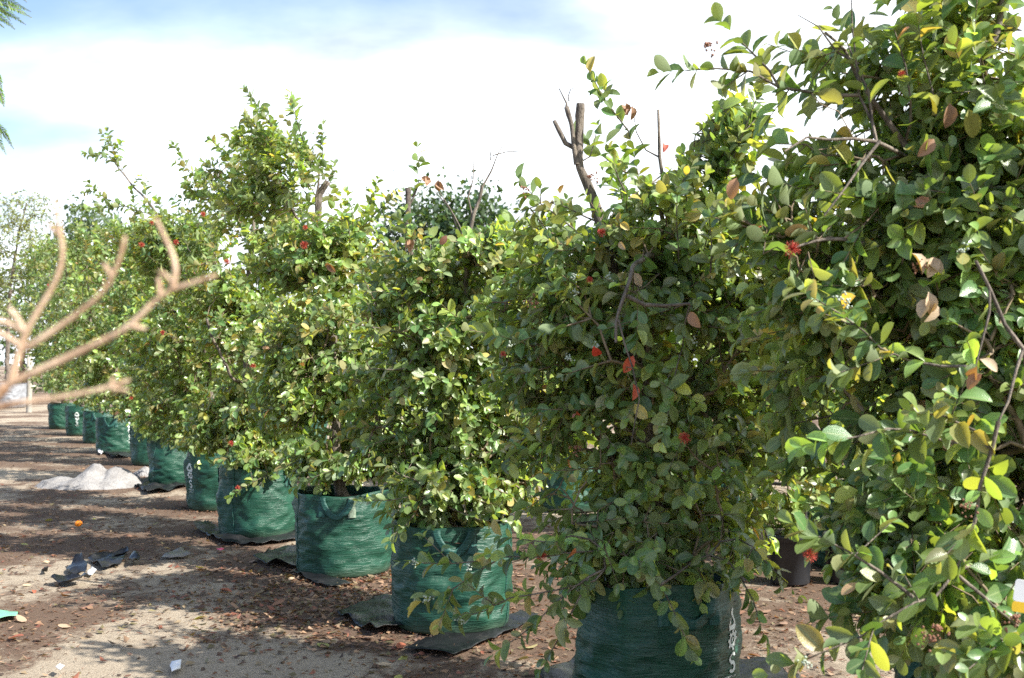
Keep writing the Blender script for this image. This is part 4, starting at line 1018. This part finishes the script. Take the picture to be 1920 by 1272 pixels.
# ------------------------------------------------------------------ feathery tree whose fronds enter at the top left
Yf = 4.2; fb = np.array([-3.4, Yf + .2, 0]); root = link('feathery_tree', None, loc=fb); tag(root, 'tree with feathery fern-like green fronds hanging in from beside the row', 'tree')
tb = Tubes(); tb.add(np.array([fb, fb + (.1, 0, 1.4), fb + (.25, -.05, 2.6), P(-260, -60, Yf)]) - fb, np.array([.07, .06, .045, .02]), 9); tb.add(np.array([fb + (.22, -.05, 2.4), P(-260, 60, Yf), P(-140, 120, Yf)]) - fb, np.array([.03, .018, .01]), 7)
link('trunk', tb.mesh('trunk', M_BARK), root)
def frond(L, seed, w=.02):
    """one hanging pinna: a curved stalk with two combs of fine leaflets"""
    rg = np.random.default_rng(seed); q0 = np.array([P(a[0], a[1], Yf + rg.normal(0, .03)) for a in L]); d0 = np.r_[0, np.cumsum(np.linalg.norm(np.diff(q0, axis=0), axis=1))]
    tt = np.linspace(0, d0[-1], 30); q = np.stack([np.interp(tt, d0, q0[:, k]) for k in range(3)], 1)
    for _ in range(5): q[1:-1] = (q[:-2] + 2 * q[1:-1] + q[2:]) / 4
    tbb = Tubes(); tbb.add(q - fb, np.linspace(.0028, .0008, 30), 5); m = int(d0[-1] / .0042); u = np.repeat(np.linspace(.12, 1, m), 2); sg = np.tile([-1, 1], m)
    pos = np.stack([np.interp(u * d0[-1], tt, q[:, k]) for k in range(3)], 1); tg = nrm(np.stack([np.interp(u * d0[-1], tt, np.gradient(q[:, k])) for k in range(3)], 1))
    side = nrm(np.cross(tg, np.array([.15 * rg.normal(), -1, .25 * rg.normal()])))
    LL = side * sg[:, None] * .75 + tg * .7 + np.array([0, 0, -.25]) + rg.normal(0, .1, (2 * m, 3)); NN = np.tile(np.array([.1, -.75, .65]), (2 * m, 1)) + rg.normal(0, .25, (2 * m, 3))
    ln = w * rg.uniform(.85, 1.15, 2 * m) * np.clip((1.04 - u) * 5, .25, 1); c = np.array([[.16, .27, .055]]) * rg.uniform(.7, 1.3, (2 * m, 1))
    fr = link('frond', tbb.mesh('frond_stalk', M_TWIG), root); lf = link('leaflets', leaves_mesh('leaflets', [pos - fb, LL, NN, ln, ln * .2, np.full(2 * m, .5), c], T_LOW, M_FAR), fr); lf['kind'] = 'stuff'
for k, Lf in enumerate([[(-260, -60), (-120, -40), (-30, -25), (25, 5), (58, 22)], [(-260, -60), (-120, -30), (-30, -8), (20, 10), (60, 34)], [(-260, -60), (-120, -20), (-40, 2), (10, 18), (48, 46)], [(-260, -60), (-130, -20), (-50, 10), (0, 28), (28, 55)], [(-260, -60), (-130, -10), (-60, 15), (-15, 32), (8, 52)],
                        [(-260, -60), (-120, -60), (-30, -50), (25, -22), (50, 4)], [(-260, -60), (-120, -70), (-40, -62), (8, -40), (34, -14)], [(-260, -60), (-120, -50), (-40, -20), (0, 8), (20, 40)],
                        [(-140, 120), (-70, 115), (-20, 145), (0, 168), (8, 200)], [(-140, 120), (-70, 170), (-25, 215), (5, 242), (26, 280)], [(-140, 120), (-70, 190), (-30, 235), (-5, 258), (12, 290)], [(-140, 120), (-60, 110), (-25, 125), (-2, 142), (4, 168)], [(-140, 120), (-70, 150), (-30, 190), (-8, 225), (4, 262)]]):
    frond(Lf, 900 + k, .024)

# ------------------------------------------------------------------ sheets, scraps and rubbish on the ground
def sheet(name, label, outline_px, cat, mat=M_FILM, seed=0, amp=.02, res=.03, group=None, lift=.010, edge_curl=.03):
    q = np.array([G(a, b_) for a, b_ in outline_px]); c = q.mean(0); q2 = q[:, :2] - c[:2]
    mn, mx_ = q2.min(0), q2.max(0); res = max(res, (mx_ - mn).max() / 70)
    xs = np.arange(mn[0] - res, mx_[0] + res * 2, res); ys = np.arange(mn[1] - res, mx_[1] + res * 2, res); Xs, Ys = np.meshgrid(xs, ys)
    # warp-friendly inside test with distance to the outline
    inside = np.zeros(Xs.shape, bool); dist = np.full(Xs.shape, 9.); n = len(q2); near = np.zeros(Xs.shape + (2,))
    for k in range(n):
        a, b_ = q2[k], q2[(k + 1) % n]
        cond = ((a[1] > Ys) != (b_[1] > Ys)) & (Xs < (b_[0] - a[0]) * (Ys - a[1]) / (b_[1] - a[1] + 1e-12) + a[0]); inside ^= cond
        e = b_ - a; tt = np.clip(((Xs - a[0]) * e[0] + (Ys - a[1]) * e[1]) / (e @ e), 0, 1); px_, py_ = a[0] + tt * e[0], a[1] + tt * e[1]; dd = np.hypot(Xs - px_, Ys - py_)
        mm = dd < dist; dist = np.where(mm, dd, dist); near[mm, 0] = px_[mm]; near[mm, 1] = py_[mm]
    snap = ~inside & (dist < res * 1.5); Xs = np.where(snap, near[..., 0], Xs); Ys = np.where(snap, near[..., 1], Ys); ok = inside | snap
    dist = np.where(snap, 0, dist)
    z = lift + amp * np.abs(fbm(Xs * 5, Ys * 5, 0, seed, 3) - .42) * 2 + edge_curl * np.exp(-dist / .03) * np.clip(fbm(Xs * 4, Ys * 4, 0, seed + 5, 2) - .45, 0, 1) * 3 + ground_z(Xs + c[0], Ys + c[1]) + .006
    F = grid_faces(len(xs), len(ys)); F = F[ok.ravel()[F].all(1)]
    used = np.unique(F); mp_ = np.full(Xs.size, -1); mp_[used] = np.arange(len(used)); V = np.stack([Xs.ravel(), Ys.ravel(), z.ravel()], 1)[used]
    o = link(name, raw_mesh(name, V, [mp_[F]], mat), loc=(c[0], c[1], 0)); sm = o.modifiers.new('thickness', 'SOLIDIFY'); sm.thickness = .003; sm.offset = 1
    return tag(o, label, cat, group)
SG = 'black plastic sheets under the bags'
sheet('plastic_sheet', 'crumpled black plastic sheet sticking out in front of the bag behind leafy sprays', [(632, 1152), (700, 1126), (760, 1115), (800, 1140), (770, 1180), (705, 1195)], 'plastic sheet', seed=1, group=SG, amp=.05)
sheet('plastic_sheet', 'folded black plastic strip lying before the bag with hanging leafy sprays', [(757, 1222), (800, 1200), (900, 1180), (975, 1150), (1010, 1155), (960, 1185), (850, 1234)], 'plastic sheet', seed=2, group=SG, amp=.04)
sheet('plastic_sheet', 'dark plastic sheet corner beside the bag with the looped strap handle', [(474, 1052), (520, 1032), (570, 1028), (600, 1050), (560, 1068), (505, 1066)], 'plastic sheet', seed=3, group=SG, amp=.05)
sheet('plastic_sheet', 'thin dark plastic strip at the foot of the strap handle bag', [(550, 1075), (600, 1080), (660, 1100), (615, 1104), (575, 1092)], 'plastic sheet', seed=4, group=SG, amp=.03)
sheet('plastic_sheet', 'long dark plastic sheet curving round the wide bag with the pale seam', [(362, 993), (385, 984), (415, 996), (470, 1008), (556, 996), (560, 1012), (490, 1022), (418, 1020)], 'plastic sheet', seed=5, group=SG, amp=.06)
sheet('plastic_sheet', 'black plastic sheet between the white netting heap and the bags', [(245, 906), (275, 900), (330, 906), (354, 912), (320, 922), (275, 928)], 'plastic sheet', seed=6, group=SG, amp=.07)
sheet('plastic_sheet', 'wide black plastic sheet spreading beneath the bag of the forked trunk tree', [(1010, 1275), (1080, 1240), (1200, 1225), (1350, 1238), (1440, 1250), (1500, 1275), (1480, 1340), (1100, 1370)], 'plastic sheet', seed=7, group=SG, amp=.06)
sheet('plastic_sheet', 'dark plastic patch by the foot of the far brightly lit printed bag', [(186, 846), (210, 852), (250, 852), (262, 857), (210, 860)], 'plastic sheet', seed=8, group=SG, amp=.06)
SC = 'torn black plastic scraps on the sand'
sheet('plastic_scrap', 'flat torn black plastic scrap with raised edges among several black scraps', [(165, 1052), (200, 1046), (240, 1045), (228, 1060), (192, 1070)], 'plastic scrap', seed=11, amp=.05, group=SC, edge_curl=.06)
sheet('plastic_scrap', 'bent black plastic scrap standing up beside a pale stone chip', [(124, 1072), (148, 1060), (165, 1072), (160, 1086), (136, 1082)], 'plastic scrap', seed=12, amp=.08, group=SC, edge_curl=.045)
sheet('plastic_scrap', 'long curled black plastic scrap lying alone from the torn group', [(95, 1098), (118, 1090), (150, 1092), (164, 1098), (130, 1104)], 'plastic scrap', seed=13, amp=.08, group=SC, edge_curl=.05)
sheet('plastic_scrap', 'small black plastic scrap with a white fleck', [(240, 1056), (252, 1048), (264, 1055), (248, 1064)], 'plastic scrap', seed=14, amp=.08, group=SC, edge_curl=.08)
sheet('plastic_scrap', 'tiny black plastic flake beside the torn group', [(78, 1076), (84, 1066), (90, 1078)], 'plastic scrap', seed=15, amp=.06, group=SC, edge_curl=.08)
sheet('plastic_scrap', 'narrow black plastic roll above the flat torn scrap', [(203, 1048), (240, 1042), (242, 1047), (206, 1053)], 'plastic scrap', seed=16, amp=.06, group=SC, edge_curl=.08)
sheet('plastic_scrap', 'grey papery plastic scrap lying flat near the dark sheet corner', [(298, 1049), (320, 1038), (340, 1034), (358, 1044), (336, 1048)], 'plastic scrap', M_FILMGREY, seed=17, amp=.03)
sheet('plastic_scrap', 'bright pink scrap on the brown litter', [(406, 1034), (414, 1030), (421, 1034), (414, 1038)], 'plastic scrap', M_PINK, seed=18, amp=.02)
sheet('paper_scrap', 'small white paper square on bare sand', [(318, 1256), (322, 1246), (340, 1243), (338, 1260), (322, 1268)], 'paper', M_PAPER, seed=19, amp=.03)
sheet('paper_scrap', 'pale bluish paper bit near the white paper square', [(104, 1264), (112, 1258), (121, 1261), (112, 1268)], 'paper', M_PAPER, seed=20, amp=.02)
sheet('paper_scrap', 'tiny white chip among the black plastic scraps', [(163, 1080), (172, 1070), (181, 1075), (172, 1083)], 'paper', M_PAPER, seed=21, amp=.05)
sheet('paper_scrap', 'small white scrap at the foot of the brightly lit printed bag', [(183, 852), (188, 846), (195, 850), (190, 855)], 'paper', M_PAPER, seed=22, amp=.12)
sheet('plastic_strip', 'mint green plastic strip on brown litter', [(-30, 1146), (10, 1150), (34, 1155), (32, 1163), (0, 1168), (-30, 1170)], 'plastic strip', M_MINT, seed=23, amp=.05)
# orange fruit
c = G(147, 988); V, F = ico(.034, 3); V[:, 2] *= .9; V += (fbm(V[:, 0] * 60, V[:, 1] * 60, V[:, 2] * 60, 3, 2)[:, None] - .5) * V * .05
o = link('orange_fruit', raw_mesh('orange_fruit', V, [F], M_ORANGE), loc=(c[0], c[1], .030)); tag(o, 'small round orange fruit lying on the sand', 'fruit')
st_ = Tubes(); st_.add([(0.012, -.008, .026), (.014, -.010, .036)], .004, 6, True); link('stem_end', st_.mesh('stem_end', M_TWIG), o)
# crumpled white netting heap
def heap(label, px0, px1, pyb, hgt, dep, seed, peaks):
    a, b_ = G(px0, pyb), G(px1, pyb); c = (a + b_) / 2; wx = (b_[0] - a[0]) / 2; nx, ny = 90, 60
    U, W = np.meshgrid(np.linspace(-1, 1, nx), np.linspace(-1, 1, ny)); z = np.zeros(U.shape)
    for (u, w, s1, s2, hh) in peaks: z = np.maximum(z, hh * np.exp(-2.2 * (np.abs((U - u) / s1) ** 1.7 + np.abs((W - w) / s2) ** 2)))
    z = hgt * z * (.88 + .24 * fbm(U * 4, W * 3, 0, seed, 3)) + hgt * .26 * np.abs(fbm(U * 6 + W * 2, W * 4, 0, seed + 3, 3) - .5) * np.clip(z * 3, 0, 1) + .015
    edge = np.clip((1 - np.hypot(U, W) - .25 * (fbm(U * 3, W * 3, 0, seed + 8) - .5)) * 5, 0, 1); z = z * edge - .03 * (1 - edge)
    V = np.stack([U * wx + .04 * (fbm(U * 6, W * 6, 1, seed) - .5), W * dep + .05 * (fbm(U * 6, W * 6, 2, seed) - .5), z], -1).reshape(-1, 3)
    o = link('netting_heap', raw_mesh('netting_heap', V, [grid_faces(nx, ny)], M_CLOTH), loc=(c[0], c[1] + dep * .6, 0)); return tag(o, label, 'netting')
heap('crumpled heap of white netting on the sand beside the bags', 40, 262, 915, .25, .5, 5, [(.10, 0, .5, .9, .95), (.42, .1, .6, .9, .8), (-.5, -.1, .5, .8, .36), (-.05, -.4, .5, .6, .4), (-.75, 0, .3, .6, .2)])
heap('small loose end of white netting tucked against the green bag', 240, 292, 893, .10, .2, 9, [(.0, 0, .9, .9, 1.0)])
# black nursery pot behind
def pot(px, pyb, r, h, label, plant=True):
    c = G(px, pyb); c[1] += r; prof_ = [(.84, 0), (.86, .02), (.97, .86), (1.05, .87), (1.06, .97), (1.04, 1.0), (.98, 1.0), (.95, .9)]
    k = 40; V = np.array([[r * q * math.cos(a), r * q * math.sin(a), h * z] for q, z in prof_ for a in np.arange(k) * 2 * math.pi / k])
    root = link('nursery_pot', None, loc=(c[0], c[1], 0)); tag(root, label, 'pot')
    link('body', raw_mesh('body', V, [grid_faces(k, len(prof_), True), np.arange(k)[None, ::-1]], M_POT), root)
    V2 = np.array([[0, 0, h * .93]] + [[r * .96 * math.cos(a), r * .96 * math.sin(a), h * .91] for a in np.arange(k) * 2 * math.pi / k]); link('soil', raw_mesh('soil', V2, [np.array([[0, 1 + j, 1 + (j + 1) % k] for j in range(k)])], M_SOIL), root)
    return c
pc = pot(1492, 1100, .155, .34, 'round black plastic nursery pot standing on sand behind the row')
pot(1600, 1098, .15, .33, 'black plastic nursery pot half hidden behind the large tree leaves')
t = Tree(np.array([pc[0], pc[1], .31]), 500, .085); t.trunk([t.base, t.base + (.02, 0, .25), t.base + (0, .02, .6)], .012, .006)
t.fill([(t.base + (0, 0, .45), (.3, .3, .28), 1.0), (t.base + (-.1, 0, .2), (.28, .25, .15), 1.0)], 70); t.build_leaves(6, mix=MIXL)
root = link('potted_shrub', None, loc=t.base); tag(root, 'small leafy shrub growing in the round black nursery pot', 'shrub'); tr, tw = t.build_wood(4); link('trunk', tr.mesh('trunk', M_TWIG), root); link('branches', tw.mesh('branches', M_TWIG), root)
a_ = [x.copy() for x in t.leaves]; a_[0] -= t.base; link('crown', leaves_mesh('crown', a_, T_MID, M_LEAF), root)['kind'] = 'stuff'
# irrigation pipes
def pipe(label, pts, r):
    q = np.array([G(a, b_, r) for a, b_ in pts]); q[:, 2] = r + .012; d = np.r_[0, np.cumsum(np.linalg.norm(np.diff(q, axis=0), axis=1))]; tt = np.linspace(0, d[-1], 40)
    p = np.stack([np.interp(tt, d, q[:, k]) for k in range(3)], 1); 
    for _ in range(4): p[1:-1] = (p[:-2] + 2 * p[1:-1] + p[2:]) / 4
    c = p[0].copy(); c[2] = 0; tb = Tubes(); tb.add(p - c, r, 8, True); tag(link('irrigation_pipe', tb.mesh('irrigation_pipe', M_PIPE), loc=c), label, 'pipe')
pipe('black irrigation pipe on the ground behind the row, beyond the nursery pot', [(1300, 905), (1460, 908), (1580, 925), (1900, 930), (2300, 925)], .022)
pipe('second black irrigation pipe lying nearer the black nursery pot', [(1480, 955), (1560, 960), (1700, 972), (2000, 975)], .02)
# white plant tag with a yellow lower edge hanging in the large tree
Ytag = 2.95; c = P(1940, 1112, Ytag); root = link('plant_tag', None, loc=c); tag(root, 'white plastic plant tag with a yellow lower edge hanging among glossy leaves', 'plant tag')
def rbox(name, w, h, z0, mat, par, cr=.008, y0=0.0):
    k = 5; pts = []
    for (sx, sz, a0) in ((1, 1, 0), (-1, 1, 90), (-1, -1, 180), (1, -1, 270)):
        for j in range(k): a = math.radians(a0 + 90 * j / (k - 1)); pts.append(((w / 2 - cr) * sx + cr * math.cos(a), (h / 2 - cr) * sz + cr * math.sin(a)))
    n = len(pts); V = [(x, y0, z + z0) for x, z in pts] + [(x, y0 + .002, z + z0) for x, z in pts]; F4 = [[j, (j + 1) % n, (j + 1) % n + n, j + n] for j in range(n)]
    me = bpy.data.meshes.new(name); me.from_pydata(V, [], [list(range(n))[::1], list(range(n, 2 * n))[::-1]] + F4); me.materials.append(mat); me.update(); return link(name, me, par)
rbox('card', .105, .062, 0, M_PAPER, root); rbox('yellow_band', .105, .03, -.046, M_YELLOW, root); tb = Tubes(); tb.add([(0, 0.001, .028), (.01, .03, .12), (.02, .15, .28)], .0012, 5); link('string', tb.mesh('string', M_TWIG), root); root.rotation_euler = (0.1, .12, -.2)

# ------------------------------------------------------------------ litter
def litter_points(n, x0, x1, y0, y1, seed, power=1.0):
    rg = np.random.default_rng(seed); out = []
    # denser near the camera and where the litter lies
    while sum(map(len, out)) < n:
        m = n * 3; y = y0 * (y1 / y0) ** rg.random(m); x = rg.uniform(x0, x1, m) * np.maximum(y, 4) / 4.0
        k = litter_mask(x, y) + rg.normal(0, .12, m); p = np.c_[x, y][k > -.02 + .1 * power]; out.append(p)
    q = np.concatenate(out)[:n]
    okk = np.ones(len(q), bool)
    for i in range(len(BAGS)):
        b_ = bag_pos(i); okk &= np.hypot(q[:, 0] - b_[0], q[:, 1] - b_[1]) > BAGS[i][2] + .01
    return q[okk]
def litter_leaves(q, size, cols, seed, flat=.35):
    rg = np.random.default_rng(seed); m = len(q); an = rg.uniform(0, 6.3, m)
    L = np.c_[np.cos(an), np.sin(an), rg.normal(0, flat * .5, m)]; Nn = np.c_[rg.normal(0, flat, m), rg.normal(0, flat, m), np.ones(m)]
    ln = size * rg.uniform(.5, 1.3, m); pos = np.c_[q, ground_z(q[:, 0], q[:, 1]) + .006 + rg.random(m) * .008]
    c = np.array(cols)[rg.integers(0, len(cols), m)] * rg.uniform(.65, 1.3, (m, 1))
    return [pos, L, Nn, ln, ln * rg.uniform(.4, .65, m), rg.uniform(-1.5, 1.8, m), c]
BR = [(.16, .08, .045), (.2, .115, .065), (.28, .18, .11), (.10, .055, .038), (.2, .07, .04), (.2, .15, .09), (.13, .11, .05), (.07, .045, .03)]
q = litter_points(14000, -2.6, 3.2, 3.2, 24, 61, -1.0)
o = link('leaf_litter', leaves_mesh('leaf_litter', litter_leaves(q, .045, BR, 62), T_LOW, M_DRY)); tag(o, 'brown dry leaf litter strewn over the sand', 'leaf litter', kind='stuff')
q = litter_points(26000, -2.6, 3.0, 3.2, 15, 63, -1.5)
a_ = litter_leaves(q, .04, [(.13, .06, .04), (.2, .1, .065), (.28, .17, .11), (.09, .05, .035)], 64, .2); a_[4] = np.full(len(q), .0035)
o = link('twig_litter', leaves_mesh('twig_litter', a_, T_LOW, M_DRY)); tag(o, 'fine reddish twigs and fibres strewn over the sand', 'twig litter', kind='stuff')
rg_ = np.random.default_rng(77); pt = G(640, 1115); q = np.c_[rg_.normal(pt[0], .55, 2600), rg_.normal(pt[1], .75, 2600)]
for k in range(len(BAGS)):
    b_ = bag_pos(k); q = q[np.hypot(q[:, 0] - b_[0], q[:, 1] - b_[1]) > BAGS[k][2] + .02]
o = link('leaf_litter', leaves_mesh('leaf_litter', litter_leaves(q, .05, BR, 78), T_LOW, M_DRY)); tag(o, 'thick drift of dry brown leaves on the ground near the strap handle bag', 'leaf litter', kind='stuff')
# coarse potting chips spilled round the feet of the nearer bags
qs = []
for k in range(1, 7):
    b_ = bag_pos(k); a = rg_.uniform(0, 6.283, 700); rr_ = BAGS[k][2] + np.abs(rg_.normal(0, .11, 700)) - .02; qs.append(np.c_[b_[0] + rr_ * np.cos(a), b_[1] + rr_ * np.sin(a)])
a_ = litter_leaves(np.concatenate(qs), .018, [(.05, .028, .02), (.1, .05, .03), (.2, .11, .06), (.03, .02, .015)], 79, .6); a_[4] = a_[3] * .8
o = link('bark_chips', leaves_mesh('bark_chips', a_, T_LOW, M_DRY)); tag(o, 'dark bark chips spilled round the feet of the green bags', 'bark chips', kind='stuff')
# the fallen leaves one can pick out singly
kinds = [('rust red fallen leaf lying on the ground', [(.3, .095, .05), (.26, .08, .045)]), ('pale tan fallen leaf lying on the ground', [(.42, .30, .19), (.48, .36, .24)]),
         ('brown curled fallen leaf lying on the ground', [(.24, .12, .065), (.2, .1, .06)]), ('yellow green fallen leaf lying on the ground', [(.3, .3, .08), (.2, .26, .07)])]
q = litter_points(300, -1.9, 1.9, 4.6, 10.5, 71, 0.0)[:270]
x, y, f = project(np.c_[q, q[:, 0] * 0]); q = q[(x > 0) & (x < 1920) & (y < 1272)]
V, F, A = T_MID; FM = {}
for k, p in enumerate(q):
    kd = [0, 2, 2, 1, 2, 2, 1, 2, 3, 2][k % 10]; cl = k % 2
    if (kd, cl) not in FM:
        me = raw_mesh('fallen_leaf', V, F, M_DRY); attr(me, 'tint', np.tile(np.array(kinds[kd][1][cl]), (len(V), 1))); attr(me, 'across', A, 'FLOAT'); FM[kd, cl] = me
    o = link('fallen_leaf', FM[kd, cl], loc=(p[0], p[1], float(ground_z(p[0], p[1])) + .012)); s = random.uniform(.045, .095)
    o.scale = (s * random.uniform(.5, .65), s, s * random.uniform(-1.2, 1.6)); o.rotation_euler = (random.gauss(0, .18), random.gauss(0, .25), random.uniform(0, 6.3)); tag(o, kinds[kd][0], 'leaf', 'fallen leaves on the ground')
print('objects', len(bpy.data.objects), 'tris', sum(len(m.loops) - 2 * len(m.polygons) for m in bpy.data.meshes))
